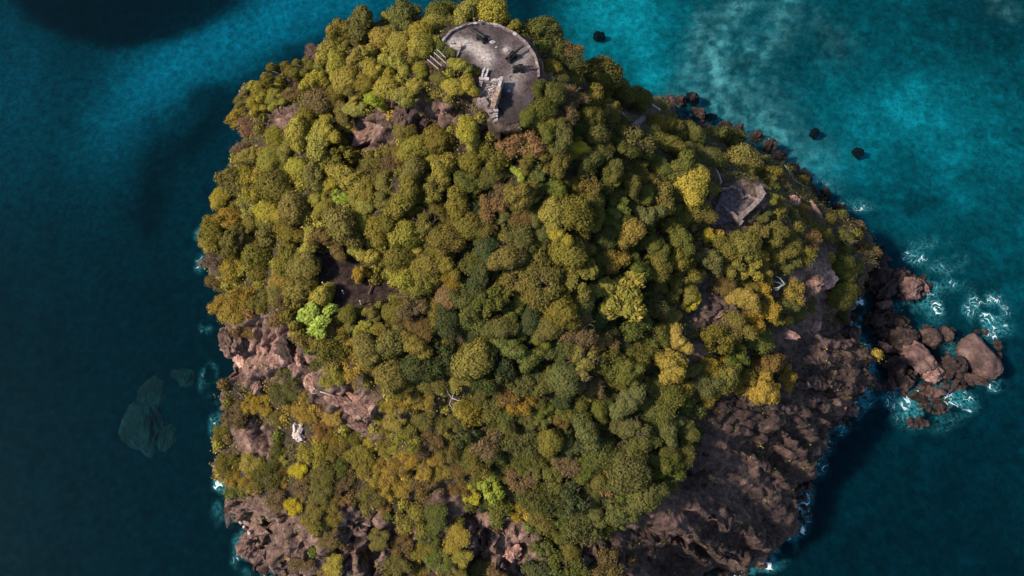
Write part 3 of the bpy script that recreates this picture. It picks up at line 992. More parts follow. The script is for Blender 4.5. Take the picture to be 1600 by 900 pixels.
OUT = [
    (628, 182, 19, 20, 0, .15, .75, 'large round dark boulder at the left of the rocks under the gun platform'),
    (664, 187, 16, 14, 0, .1, .7, 'dark boulder in the middle of the rocks under the gun platform'),
    (689, 174, 15, 9, -20, .9, 1.5, 'pale pink topped rock just below the gun platform bushes'),
    (578, 208, 30, 14, -28, .75, 1.0, 'long reddish rock shelf left of the dark summit boulders'),
    (605, 190, 16, 10, 20, .1, .7, 'dark wedge of rock between the reddish shelf and the round boulder'),
    (648, 205, 12, 8, 10, .2, .7, 'small dark rock at the lower edge of the summit boulders'),
    (360, 528, 22, 30, -20, .25, .8, 'brown slab at the outer left end of the left cliff band'),
    (382, 560, 30, 16, 50, .95, 1.35, 'brightest pink slab in the left cliff band'),
    (413, 545, 17, 20, 10, .8, 1.2, 'square pink block left of the dark hollow in the left cliff band'),
    (430, 563, 16, 13, -10, .7, 1.2, 'pink block below the square one in the left cliff band'),
    (448, 545, 15, 24, -35, .05, .5, 'black overhung slab in the middle of the left cliff band'),
    (402, 597, 9, 16, 12, .6, 1.1, 'narrow upright rock at the foot of the left cliff band'),
    (464, 560, 6, 17, -28, 1.0, 1.6, 'thin pale rib down the middle of the left cliff band'),
    (484, 572, 22, 14, 35, .1, .6, 'dark slab right of the thin pale rib'),
    (487, 597, 12, 18, -30, .85, 1.4, 'pale pink block near the dead branches on the left cliff'),
    (525, 622, 24, 12, 35, .5, 1.1, 'ribbed grey pink slab in the right half of the left cliff band'),
    (562, 640, 28, 13, 22, .55, 1.15, 'big tilted slab at the lower right end of the left cliff band'),
    (556, 622, 22, 5, 25, 1.0, 1.5, 'long pale ledge along the top of the lower right slab'),
    (560, 663, 22, 8, 15, .4, .9, 'low brown ledge under the big tilted slab'),
    (1288, 432, 24, 15, -55, 1.0, 1.5, 'bright pink rock face on the right shoulder of the island'),
    (1266, 440, 18, 20, 10, .6, .9, 'reddish rock left of the bright pink face on the right shoulder'),
    (1276, 510, 17, 6, -50, .9, 1.3, 'small pink wedge below the bright pink face'),
    (1228, 522, 26, 8, 12, .9, 1.5, 'pale curved ledge under leafy scrub above the right cliff'),
    (1238, 314, 11, 9, 0, .95, 1.5, 'small pinkish white rock right of the walled terrace'),
    (1276, 332, 7, 15, -20, .6, 1.2, 'thin pale rock fin at the right rim of the island'),
    (1326, 640, 12, 14, -30, .9, 1.5, 'pale triangular rock at the waterline of the right cliff'),
    (1308, 604, 9, 5, -50, .9, 1.6, 'small pale patch of broken rock on the dark right cliff'),
    (1085, 500, 8, 4, -5, 1.0, 1.9, 'small white rock on the ledge in the right part of the slope'),
    (1120, 492, 18, 5, -25, .7, 1.3, 'broken pinkish ledge right of the small white rock'),
    (1094, 548, 16, 12, 0, .6, 1.1, 'ribbed pink rock above the dark green slope'),
    (800, 862, 16, 14, 20, 1.0, 1.3, 'pink knobbly rock at the lower edge right of the dark cleft'),
    (1252, 775, 22, 9, -10, .2, .8, 'dark rock arch over the surging cove at the lower right'),
    (1258, 796, 7, 10, 30, .5, 1.0, 'small brown rock at the right side of the surging cove'),
    (1272, 700, 14, 10, -35, .6, 1.1, 'pinkish rock tip jutting into the sea below the right cliff'),
    (1180, 872, 26, 9, -18, .4, 1.0, 'long low rock toe at the lower right waterline'),
    (975, 640, 16, 6, 0, .5, .8, 'small brown ledge in the dark green slope'),
    (1330, 520, 12, 18, -10, .5, 1.1, 'pinkish bulge near the top of the right cliff face'),
    (390, 850, 20, 24, 30, .3, 1.0, 'ragged brown rock on the lower left shore'),
    (360, 800, 12, 16, 20, .3, .9, 'small brown rock spur at the lower left corner of the island'),
    (700, 790, 18, 8, -20, .2, .8, 'dark broken ledge above the lower cleft'),
]
for x, y, rx, ry, a, pk_, sh_, lb in OUT:
    put_rock('rock_outcrop', lb, 'rock', x, y, rx, ry, a, tall=.42, pink=pk_, color=(sh_, sh_ * .97, sh_ * .96), planes=16, soft=.01, rough=.45, lift=-.2, group='rock outcrops on the island slopes')
wr = thing('white_rock', 'bright white two pronged rock in golden scrub on the lower left slope', 'rock', hit(466, 676)[0])
mpx = depth(wr.location) / F
for dx, dy, sx, sy, an in ((-.35, .4, 6, 13, -4), (.35, .3, 6, 15, 10), (.1, -.6, 11, 10, 20), (.7, -1.0, 7, 6, 0)):
    c_ = obj('rock_block', rock_mesh('rock_block', int(sy * 9 + sx), 16, 3, .01, .45, M_WHITE), wr, (dx * 1.0, dy, .15))
    c_.scale = (sx * mpx, sy * mpx, .9)
    c_.rotation_euler = (0, 0, math.radians(-an))
for x, y, r_, lb in ((377, 816, 3, 'uppermost of three white stones on the lower left shore'), (383, 823, 2.6, 'middle one of three white stones on the lower left shore'), (391, 832, 3.8, 'largest and lowest of three white stones on the lower left shore')):
    put_rock('white_stone', lb, 'stone', x, y, r_, r_, mat=M_WHITE, sub=2, lift=.3, group='white stones on the lower left shore')

# ------------------------------------------------------------------ gun platform
PZ = 59.4
arc_px = [(692, 66), (706, 51), (727, 42), (752, 38), (778, 42), (802, 53), (822, 69), (835, 88), (841, 108), (842, 128)]
poly_px = arc_px + [(838, 150), (826, 172), (810, 192), (790, 196), (784, 172), (750, 160), (752, 128), (744, 104), (722, 96), (706, 82)]
pp = [P(x, y, PZ) for x, y in poly_px]
plat = thing('gun_platform', 'purple grey paved gun platform with a curved edge on the summit', 'platform', (P(770, 105, PZ).x, P(770, 105, PZ).y, PZ))
o0 = plat.location
k = NT('platform_paving')
pos_ = k.pos()
n1 = k.noise(pos_, .35, 5, .65)
n2 = k.noise(pos_, 2.2, 5, .7)
c = k.ramp(k.math('ADD', k.math('MULTIPLY', n1, .55), k.math('MULTIPLY', n2, .45)), [(.38, (.025, .018, .022)), (.5, (.066, .050, .055)), (.62, (.120, .093, .097))])
pa = k.n('Attribute', attribute_name='pale').outputs['Fac']
c = k.mix(k.math('MULTIPLY', pa, k.ramp(n2, [(.38, .35), (.55, 1.0)])), c, (.50, .45, .42))
mo = k.n('Attribute', attribute_name='dark_patch').outputs['Fac']
c = k.mix(k.math('MULTIPLY', mo, k.ramp(n1, [(.35, .5), (.55, 1.0)])), c, (.025, .022, .018))
k.bsdf(c, .9, k.bump(n2, .05, .7), .2)
M_PAVE = k.m
# fine grid clipped to the outline so that it can carry worn patches
gx_ = np.arange(min(p.x for p in pp), max(p.x for p in pp), .16)
gy_ = np.arange(min(p.y for p in pp), max(p.y for p in pp), .16)
mgx, mgy = np.meshgrid(gx_, gy_)
GP = np.stack([mgx.ravel(), mgy.ravel()], 1)
ins = inpoly(GP, [(p.x, p.y) for p in pp])
Zp = .12 + (fbm(np.concatenate([GP * 1.2, GP[:, :1] * 0], 1), 3, 201) - .5) * .14
GV = np.concatenate([GP, (PZ + Zp)[:, None]], 1)
gpx = proj(GV)
pale = np.exp(-(dline(gpx + (fbm(GV / 1.2, 3, 202) - .5)[:, None] * 20, [(705, 70), (728, 70), (748, 80), (760, 92)]) / 13) ** 2) + .4 * np.exp(-(dline(gpx, [(820, 84), (800, 130)]) / 12) ** 2) * (gpx[:, 0] > 0)
pale += .7 * np.exp(-(np.hypot(gpx[:, 0] - 792, gpx[:, 1] - 78) / 7) ** 2)
dark_patch = sstep(135, 185, gpx[:, 1]) * .8 + .8 * np.exp(-(np.hypot((gpx[:, 0] - 728), (gpx[:, 1] - 90)) / 14) ** 2) + .6 * np.exp(-(np.hypot(gpx[:, 0] - 779, gpx[:, 1] - 58) / 8) ** 2) + .5 * np.exp(-(dline(gpx, [(715, 52), (745, 56)]) / 6) ** 2)  # darkens the lower part of the paving and a few spots
w_, h_ = len(gx_), len(gy_)
qi = (np.arange(h_ - 1)[:, None] * w_ + np.arange(w_ - 1)[None]).ravel()
qi = qi[ins[qi] & ins[qi + 1] & ins[qi + w_] & ins[qi + w_ + 1]]
me_ = mesh('paving', GV - np.array([o0.x, o0.y, o0.z]), np.stack([qi, qi + 1, qi + w_ + 1, qi + w_], 1), M_PAVE, True, {'pale': np.clip(pale, 0, 1), 'dark_patch': np.clip(dark_patch, 0, 1)})
obj('paving', me_, plat)
arc_w = []
for (x1, y1), (x2, y2) in zip(arc_px[:-1], arc_px[1:]):
    for t in np.linspace(0, 1, 5)[:-1]:
        arc_w.append(P(x1 + (x2 - x1) * t, y1 + (y2 - y1) * t, PZ))
for i, (a, b) in enumerate(zip(arc_w[:-1], arc_w[1:])):
    mb = MB()
    mid = (a + b) / 2
    rz = math.atan2(b.y - a.y, b.x - a.x)
    ln = (b - a).length
    mb.box((mid.x - o0.x, mid.y - o0.y, .30), (ln * R.uniform(.9, .97), .34, .50 + R.uniform(-.06, .08)), rz, .03)
    mb.build('coping_stone', M_STONE if i % 5 else M_PALE, plat)


# ------------------------------------------------------------------ cannons
def cannon(label, bx, by, mx, my):
    b, m_ = P(bx, by, PZ + .3), P(mx, my, PZ + .9)
    rz = math.atan2(m_.y - b.y, m_.x - b.x)
    t = thing('cannon', label, 'cannon', (b.x, b.y, PZ + .14), rz, 'old black cannons on the summit platform')
    L = math.hypot(m_.x - b.x, m_.y - b.y)
    prof = [(-.95, .02), (-.93, .07), (-.86, .09), (-.82, .05), (-.78, .12), (-.72, .27), (-.60, .28), (-.55, .25), (0, .235), (.05, .25), (.12, .215), (L * .6, .175), (L * .62, .195), (L * .66, .17), (L - .25, .145), (L - .18, .19), (L - .06, .20), (L, .16), (L, .09), (L - .3, .085)]
    mb = MB()
    mb.tube([(x, 0, .92 + x * .03) for x, r in prof], [r for x, r in prof], 18, True)
    br = mb.build('barrel', M_IRON, t, True)
    mb = MB()
    mb.tube([(.05, -.42, .92), (.05, .42, .92)], .085, 10)
    mb.build('trunnion', M_IRON, br)
    for s in (-1, 1):
        mb = MB()
        for (x0, x1, h) in ((-1.05, -.75, .38), (-.75, -.42, .52), (-.42, -.10, .68), (-.10, .62, .90)):
            mb.box(((x0 + x1) / 2, s * .36, .18 + h / 2), (x1 - x0 - .004, .13, h))
        mb.build('cheek', M_IRON, t)
    for x in (-.8, .42):
        mb = MB()
        mb.box((x, 0, .26), (.16, 1.05, .14))
        mb.build('axle', M_IRON, t)
    mb = MB()
    mb.box((-.3, 0, .34), (1.2, .56, .10))
    mb.build('bed', M_IRON, t)
    for x in (-.8, .42):
        for s in (-1, 1):
            mb = MB()
            mb.tube([(x, s * .46, .24), (x, s * .58, .24)], .24, 16)
            mb.tube([(x, s * .58, .24), (x, s * .62, .24)], .07, 8)
            mb.build('wheel', M_IRON, t)
    return t


cannon('upper of two black cannons at the right, aiming over the curved edge', 800, 90, 818, 73)
cannon('lower of two black cannons at the right, aiming straight right', 811, 109, 833, 105)
cannon('greyer cannon near the top of the platform aiming to the upper left', 752, 60, 728, 41)
for x, y, r_, lb in ((763, 61, 3.2, 'pale round stone behind the upper left cannon, left of the larger one'), (770, 66, 5.0, 'larger pale flat stone in the upper middle of the gun platform'), (776, 74, 2.6, 'small pale stone below the larger flat one on the platform'),
                     (795, 142, 3.4, 'small white stone on the dark lower part of the platform, right of the ruin'), (791, 78, 5.0, 'pale rubble heap beside the upper right cannon'), (768, 92, 3.0, 'small pale stone in the centre of the platform'),
                     (795, 119, 2.2, 'tiny pale stone below the lower right cannon')):
    put_rock('loose_stone', lb, 'stone', x, y, r_, r_ * .7, z=PZ + .15, mat=M_PALE, sub=2, tall=.4, group='loose stones on the gun platform')
p_ = P(751, 37, PZ + .4)
t = thing('marker_post', 'small white forked marker on the top edge of the gun platform', 'marker', (p_.x, p_.y, PZ))
mb = MB()
mb.box((0, 0, .45), (.34, .2, .9))
mb.build('post', M_WHITE, t)
for x in (-.2, .2):
    mb = MB()
    mb.box((x, 0, 1.0), (.16, .2, .35))
    mb.build('prong', M_WHITE, t)


# ------------------------------------------------------------------ ruined masonry
def wall_part(name, pts, thick, heights, mat, parent, z0, course=.32, blk=.55, holes=()):
    """a wall of jittered blocks along a line of world points, ragged on top"""
    mb = MB()
    org = parent.location
    for (a, ha), (b, hb) in zip(list(zip(pts, heights))[:-1], list(zip(pts, heights))[1:]):
        L = math.hypot(b.x - a.x, b.y - a.y)
        rz = math.atan2(b.y - a.y, b.x - a.x)
        n = max(1, int(L / blk))
        top = max(ha, hb)
        for c_ in range(int(top / course) + 1):
            off = .5 * (c_ % 2)
            for i in range(n + 1):
                t = min(1, max(0, (i + .5 - off) / n))
                h = ha + (hb - ha) * t + R.uniform(-.22, .18)
                if (c_ + .6) * course > h:
                    continue
                x, y = a.x + (b.x - a.x) * t, a.y + (b.y - a.y) * t
                mb.box((x - org.x, y - org.y, z0 - org.z + (c_ + .5) * course), (L / n * .97, thick * R.uniform(.9, 1.08), course * .96), rz, .035)
    return mb.build(name, mat, parent)


def PW(L_, z):
    return [P(x, y, z) for x, y in L_]


zr_ = PZ
rc = P(765, 148, zr_)
ruin = thing('ruined_magazine', 'roofless pale stone ruin with a tapering wall at the lower left of the gun platform', 'ruin', (rc.x, rc.y, zr_))
wall_part('wall', PW([(753, 130), (768, 131), (784, 134)], zr_), .5, [1.3, 1.0, 1.6], M_PALE, ruin, zr_)
wall_part('wall', PW([(753, 130), (749, 146), (748, 163)], zr_), .5, [1.3, .9, 1.1], M_STONE, ruin, zr_)
wall_part('wall', PW([(784, 134), (779, 150)], zr_), .42, [1.7, 2.0], M_PALE, ruin, zr_)
wall_part('wall', PW([(779, 150), (775, 164), (771, 173)], zr_), .75, [2.0, 2.2, 1.7], M_ORANGE, ruin, zr_)
wall_part('wall', PW([(748, 165), (760, 170), (771, 173)], zr_), .6, [1.2, 1.1, 1.4], M_STONE, ruin, zr_)
wall_part('wall', PW([(756, 170), (766, 184), (774, 197)], zr_ - 1.6), .8, [2.6, 2.2, 1.6], M_STONE, ruin, zr_ - 1.6)
wall_part('wall', PW([(772, 174), (775, 186), (775, 196)], zr_ - 1.6), .6, [3.0, 2.6, 1.6], M_PALE, ruin, zr_ - 1.6)
fp = PW([(754, 131), (783, 135), (778, 150), (771, 172), (749, 164)], zr_ + .28)
mb = MB()
gN = 14
fc_ = []
for i in range(gN + 1):
    for j in range(gN + 1):
        s_, t_ = i / gN, j / gN
        a = fp[0].lerp(fp[1], s_)
        b = fp[4].lerp(fp[3], s_)
        v = a.lerp(b, t_)
        fc_.append((v.x - rc.x, v.y - rc.y, .28 + R.uniform(-.10, .16)))
mb.add(fc_, [(i * (gN + 1) + j, (i + 1) * (gN + 1) + j, (i + 1) * (gN + 1) + j + 1, i * (gN + 1) + j + 1) for i in range(gN) for j in range(gN)])
mb.build('floor', M_PALE, ruin, False)
mb = MB()
for _ in range(110):
    s_, t_ = R.random(), R.random()
    v = fp[0].lerp(fp[1], s_).lerp(fp[4].lerp(fp[3], s_), t_)
    mb.box((v.x - rc.x, v.y - rc.y, .34), (R.uniform(.12, .5), R.uniform(.12, .4), R.uniform(.1, .4)), R.uniform(0, 3), .05)
tag(mb.build('rubble', M_STONE, ruin), kind='stuff')
for lb, a, b, w in (('tall grey stone pier at the left of two beside the ruin', (752, 126), (757, 111), .28), ('shorter grey stone pier at the right of two beside the ruin', (758, 125), (762, 113), .34)):
    pa_, pb_ = P(*a, zr_), P(*b, zr_)
    t = thing('stone_pier', lb, 'pier', (pa_.x, pa_.y, zr_), group='two grey piers beside the ruin')
    wall_part('shaft', [pa_, pb_], w, [.9, .8], M_PALE, t, zr_, blk=.4)

# low path walls and timbers left of the platform
t = thing('path_wall', 'thin low wall running down from the platform to the yellow green bushes', 'wall', P(717, 82, PZ))
wall_part('kerb', PW([(722, 72), (717, 84), (709, 101)], PZ), .22, [.5, .5, .5], M_ORANGE, t, PZ, course=.25)
t = thing('platform_step', 'short pale stone step at the left end of the gun platform', 'step', P(712, 69, PZ))
wall_part('tread', PW([(707, 69), (719, 70)], PZ), .3, [.45, .45], M_PALE, t, PZ, course=.22)
zb = hit(680, 92)[0].z
bc = P(684, 94, zb)
beams = thing('timber_frame', 'open frame of thin grey timber bars left of the gun platform', 'pergola', (bc.x, bc.y, zb))
for a, b in (((683, 77), (696, 90)), ((678, 82), (697, 99)), ((672, 87), (690, 103)), ((668, 93), (685, 108))):
    A, B = P(*a, zb + 2.2), P(*b, zb + 2.2)
    mb = MB()
    mb.box(((A.x + B.x) / 2 - bc.x, (A.y + B.y) / 2 - bc.y, 2.2), ((B - A).length, .10, .12), math.atan2(B.y - A.y, B.x - A.x))
    bm = mb.build('beam', M_WOODP, beams)
    for E in (A, B):
        mb = MB()
        mb.box((E.x - bc.x, E.y - bc.y, 1.05), (.09, .09, 2.15))
        mb.build('post', M_WOODP, bm)

# ------------------------------------------------------------------ lower terrace, clearing, small paths
TZ = 37.6
tc = P(1150, 320, TZ)
terr = thing('walled_terrace', 'purple grey paved terrace with an L shaped low wall on the right shoulder', 'terrace', (tc.x, tc.y, TZ))
k = NT('terrace_paving')
pos_ = k.pos()
c = k.ramp(k.noise(pos_, 1.4, 6, .7), [(.38, (.05, .038, .043)), (.5, (.105, .082, .087)), (.62, (.17, .135, .135))])
k.bsdf(c, .9, k.bump(k.noise(pos_, 3, 4), .08, .8), .2)
tp = PW([(1127, 300), (1142, 296), (1152, 300), (1158, 310), (1168, 308), (1177, 314), (1152, 344), (1130, 352), (1112, 352), (1116, 325)], TZ)
gx_ = np.arange(min(p.x for p in tp), max(p.x for p in tp), .2)
gy_ = np.arange(min(p.y for p in tp), max(p.y for p in tp), .2)
mgx, mgy = np.meshgrid(gx_, gy_)
GP = np.stack([mgx.ravel(), mgy.ravel(), np.zeros(mgx.size)], 1)
ins = inpoly(GP[:, :2], [(p.x, p.y) for p in tp])
GV = GP - np.array([tc.x, tc.y, 0])
GV[:, 2] = .3 + (fbm(GP * 1.1, 3, 301) - .5) * .2
w_, h_ = len(gx_), len(gy_)
qi = (np.arange(h_ - 1)[:, None] * w_ + np.arange(w_ - 1)[None]).ravel()
qi = qi[ins[qi] & ins[qi + 1] & ins[qi + w_] & ins[qi + w_ + 1]]
obj('floor', mesh('floor', GV, np.stack([qi, qi + 1, qi + w_ + 1, qi + w_], 1), k.m, True), terr)
wall_part('wall', PW([(1183, 298), (1188, 308), (1184, 316), (1153, 345)], TZ), .85, [1.5, 1.6, 1.5, 1.4], M_STONE, terr, TZ)
wall_part('wall', PW([(1130, 329), (1155, 351)], TZ), .42, [1.5, 1.5], M_STONE, terr, TZ)
wall_part('wall', PW([(1127, 299), (1143, 295), (1153, 300), (1158, 311), (1168, 308), (1176, 313)], TZ), .4, [.8, .8, .8, .9, .9, .9], M_STONE, terr, TZ)
wall_part('wall', PW([(1155, 351), (1172, 341)], TZ - .8), .3, [.6, .5], M_ORANGE, terr, TZ - .8)
cc = P(550, 438, 44)
for x, y, h_, lb in ((508, 448, 1.6, 'pale thin post at the left of the dark clearing'), (537, 459, 1.0, 'short pale stump with a splash of white in the dark clearing'), (565, 476, 1.4, 'pale thin post at the lower edge of the dark clearing')):
    g = P(x, y, 44)
    t = thing('clearing_post', lb, 'post', (g.x, g.y, 44), group='pale posts in the dark clearing')
    mb = MB()
    mb.tube([(0, 0, 0), (R.uniform(-.1, .1), .2, h_)], [.13, .10], 7)
    mb.build('shaft', M_DEAD, t)
t = thing('fallen_limb', 'curved grey fallen branch lying in the right part of the dark clearing', 'branch', P(585, 445, 44.1))
mb = MB()
mb.tube([P(x, y, 44.3) - t.location for x, y in ((576, 460), (580, 450), (585, 441), (592, 434))], [.13, .12, .09, .05], 6)
mb.build('limb', M_BARK, t, True)
for pts, w, lb, nm, mt in (([(957, 164), (968, 172), (981, 184), (984, 192)], .28, 'long pale handrail wall dipping between trees on the upper right slope', 'path_wall', M_WOODP),
                           ([(1011, 159), (1020, 164), (1031, 171)], .4, 'short pale grey wall near the upper right shore', 'path_wall', M_PALE),
                           ([(990, 196), (998, 190), (1006, 182)], .9, 'grey pink stone steps between the two pale walls on the upper right slope', 'stone_steps', M_STONE),
                           ([(1054, 337), (1068, 331)], .35, 'short pale wall end left of the walled terrace', 'path_wall', M_WOODP)):
    W_ = []
    for x, y in pts:
        h = hit(x, y)
        W_.append(P(x, y, h[0].z + 1.3))
    zz_ = min(v.z for v in W_)
    t = thing(nm, lb, 'wall' if nm == 'path_wall' else 'steps', (W_[0].x, W_[0].y, zz_ - 2))
    mb = MB()
    for a, b in zip(W_[:-1], W_[1:]):
        n_ = max(2, int((b - a).length / .6))
        for i in range(n_):
            v = a.lerp(b, (i + .5) / n_)
            mb.box((v.x - W_[0].x, v.y - W_[0].y, v.z - zz_ + 1.0), ((b - a).length / n_ * .94, w, 2.0), math.atan2(b.y - a.y, b.x - a.x), .03)
    mb.build('masonry' if mt != M_WOODP else 'rail', mt, t)

# ------------------------------------------------------------------ plants
OL, YO, DG, MG, GO, BR, OR, LI, YE, DK, PB = 'olive green', 'yellow green', 'dark green', 'mid green', 'golden', 'brown', 'orange brown', 'bright lime', 'bright yellow', 'very dark green', 'pinkish brown'
PAL = {OL: (.180, .156, .038), YO: (.300, .268, .052), DG: (.112, .118, .034), MG: (.128, .148, .034), GO: (.325, .232, .046), BR: (.180, .124, .050), OR: (.235, .135, .050),
       LI: (.330, .400, .060), YE: (.460, .390, .040), DK: (.062, .080, .030), PB: (.230, .150, .095)}


def crown_mesh(name, seed, kind):
    rg = np.random.default_rng(seed)
    blobs = []
    if kind == 'round':
        big = seed % 2 == 0                                # broad smooth domes, or heads of many small lobes
        nb = int(rg.integers(6, 9)) if big else int(rg.integers(9, 13))
        ax, ay = rg.uniform(.80, 1.12), rg.uniform(.66, .95)
        blobs.append((0, 0, .0, .66 if big else .52))
        for i in range(nb):
            a = i / nb * 2 * math.pi + rg.uniform(-.35, .35)
            if not big:
                continue
            d = rg.uniform(.40, .66)
            blobs.append((ax * d * math.cos(a), ay * d * math.sin(a), rg.uniform(-.20, .14) - .15 * d, rg.uniform(.30, .46) if big else rg.uniform(.20, .38)))
        if not big:                                        # lopsided crown grown along a wandering limb
            wx, wy, wa = -.75, rg.uniform(-.3, .3), rg.uniform(-.6, .6)
            for i in range(9):
                wr2 = rg.uniform(.26, .44)
                blobs.append((wx, wy * .9, rg.uniform(-.2, .16), wr2))
                blobs.append((wx + rg.uniform(-.25, .25), wy * .9 + rg.uniform(-.45, .45), rg.uniform(-.3, .02), rg.uniform(.18, .32)))
                wx += .20 * math.cos(wa)
                wy += .24 * math.sin(wa)
                wa += rg.uniform(-.9, .9) - .8 * wy
        for i in range(5):
            a = rg.uniform(0, 6.3)
            d = rg.uniform(.05, .4)
            blobs.append((d * math.cos(a), d * math.sin(a), rg.uniform(.18, .42), rg.uniform(.18, .32)))
        nl, ls = 4200, .040
    elif kind == 'loose':
        for i in range(15):
            a, d = rg.uniform(0, 6.3), rg.uniform(.1, .82) ** .8
            blobs.append((d * math.cos(a), d * math.sin(a), rg.uniform(-.2, .28) * (1 - d * .6), rg.uniform(.20, .34)))
        nl, ls = 2900, .044
    elif kind == 'bigleaf':
        for i in range(16):
            a, d = rg.uniform(0, 6.3), rg.uniform(.05, .78)
            blobs.append((d * math.cos(a), d * math.sin(a), .32 * (1 - d) + rg.uniform(-.1, .1), rg.uniform(.18, .27)))
        nl, ls = 1100, .085
    else:           # layered: streaky, combed by wind
        for i in range(11):
            x = rg.uniform(-.75, .75)
            blobs.append((x, rg.uniform(-.5, .5), rg.uniform(-.15, .25), rg.uniform(.2, .32)))
        nl, ls = 2600, .050
    B = np.array(blobs)
    B[:, :2] -= (B[:, :2].max(0) + B[:, :2].min(0)) / 2
    ex_ = (np.hypot(B[:, 0], B[:, 1]) + B[:, 3]).max()
    B *= 1.0 / ex_
    Vs, Fs, rn, n0 = [], [], [], 0
    IV, IF = ICO[2]
    for b in B:                                        # dense inner twig and leaf mass
        v = IV * (b[3] * (.80 if kind != 'loose' else .62)) * (1 + .25 * (fbm(IV * 3 + seed, 2, seed) - .5))[:, None]
        v[:, 2] *= .85
        Vs.append(v + b[:3])
        Fs.append(IF + n0)
        n0 += len(v)
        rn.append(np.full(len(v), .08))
    w = B[:, 3] ** 2
    idx = rg.choice(len(B), nl * 2, p=w / w.sum())
    dr = rg.normal(size=(nl * 2, 3))
    dr /= np.linalg.norm(dr, axis=1)[:, None]
    pos = B[idx, :3] + dr * (B[idx, 3] * (rg.uniform(.80, 1.10, nl * 2) if kind != 'loose' else rg.uniform(.6, 1.45, nl * 2)))[:, None]
    inside = np.zeros(len(pos), bool)
    for b in B:
        inside |= np.linalg.norm(pos - b[:3], axis=1) < b[3] * (.78 if kind != 'loose' else .55)
    okk = (~inside) & (dr[:, 2] > -.55)
    pos, dr = pos[okk][:nl], dr[okk][:nl]
    m = len(pos)
    nr = dr + rg.normal(size=(m, 3)) * {'round': .30, 'layered': .3, 'loose': .55, 'bigleaf': .55}[kind]
    nr /= np.linalg.norm(nr, axis=1)[:, None]
    t1 = np.cross(nr, rg.normal(size=(m, 3)))
    if kind == 'layered':
        t1 = np.cross(nr, np.array([0, 1.0, .2]))
    t1 /= np.linalg.norm(t1, axis=1)[:, None] + 1e-9
    t2 = np.cross(nr, t1)
    s = ls * rg.uniform(.6, 1.5, m)[:, None]
    asp = {'round': .75, 'loose': .6, 'bigleaf': .5, 'layered': .35}[kind]
    q0 = pos - t1 * s
    q1 = pos - t2 * s * asp + nr * s * .12
    q2 = pos + t1 * s * 1.1 - nr * s * .25
    q3 = pos + t2 * s * asp + nr * s * .12
    L = np.stack([q0, q1, q2, q3], 1).reshape(-1, 3)
    Vs.append(L)
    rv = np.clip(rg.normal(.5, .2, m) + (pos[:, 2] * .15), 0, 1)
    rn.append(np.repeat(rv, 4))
    LQ = np.arange(m * 4).reshape(-1, 4) + n0
    return mesh(name, np.concatenate(Vs), [np.concatenate(Fs), LQ], M_LEAF, True, {'rnd': np.concatenate(rn)})


def trunk_mesh(name, seed):
    rg = random.Random(seed)
    mb = MB()
    mb.tube([(0, 0, -1.0), (.04, .02, -.5), (rg.uniform(-.08, .08), rg.uniform(-.08, .08), -.1)], [.085, .07, .055], 7)
    for i in range(5):
        a = i * 1.26 + rg.uniform(-.3, .3)
        mb.tube([(0, 0, -.35 + i * .05), (.22 * math.cos(a), .22 * math.sin(a), -.05), (.5 * math.cos(a), .5 * math.sin(a), .12)], [.045, .032, .012], 5)
    fc = [np.concatenate(mb.Q), np.concatenate(mb.T)]
    return mesh(name, np.concatenate(mb.V), fc, M_BARK, True)


def bare_mesh(name, seed, mat):
    """leafless branching wood, unit radius"""
    rg = random.Random(seed)
    mb = MB()

    def grow(p, d, L, r, lev):
        q = p + d * L * .5 + Vector((rg.uniform(-.05, .05), rg.uniform(-.05, .05), 0)) * L
        e = q + (d + Vector((rg.uniform(-.3, .3), rg.uniform(-.3, .3), rg.uniform(-.1, .2)))).normalized() * L * .5
        mb.tube([p, q, e], [r, r * .8, r * .55], 5)
        if lev:
            for _ in range(3 if lev > 1 else 2):
                nd_ = (d + Vector((rg.uniform(-1, 1), rg.uniform(-1, 1), rg.uniform(-.2, .5)))).normalized()
                grow(e, nd_, L * .62, r * .55, lev - 1)
    for i in range(4):
        a = i * 1.57 + rg.uniform(-.5, .5)
        grow(Vector((0, 0, -.5)), Vector((math.cos(a), math.sin(a), .7)).normalized(), .62, .055, 2)
    return mesh(name, np.concatenate(mb.V), [np.concatenate(mb.Q), np.concatenate(mb.T)], mat, True)


CR_M = {'round': [crown_mesh('crown', 10 + i, 'round') for i in range(12)], 'loose': [crown_mesh('crown', 30 + i, 'loose') for i in range(7)],
        'bigleaf': [crown_mesh('crown', 50 + i, 'bigleaf') for i in range(4)], 'layered': [crown_mesh('crown', 70 + i, 'layered') for i in range(3)]}
TR_M = [trunk_mesh('trunk', i) for i in range(4)]
BA_M = [bare_mesh('twigs', i, M_BARK) for i in range(3)]

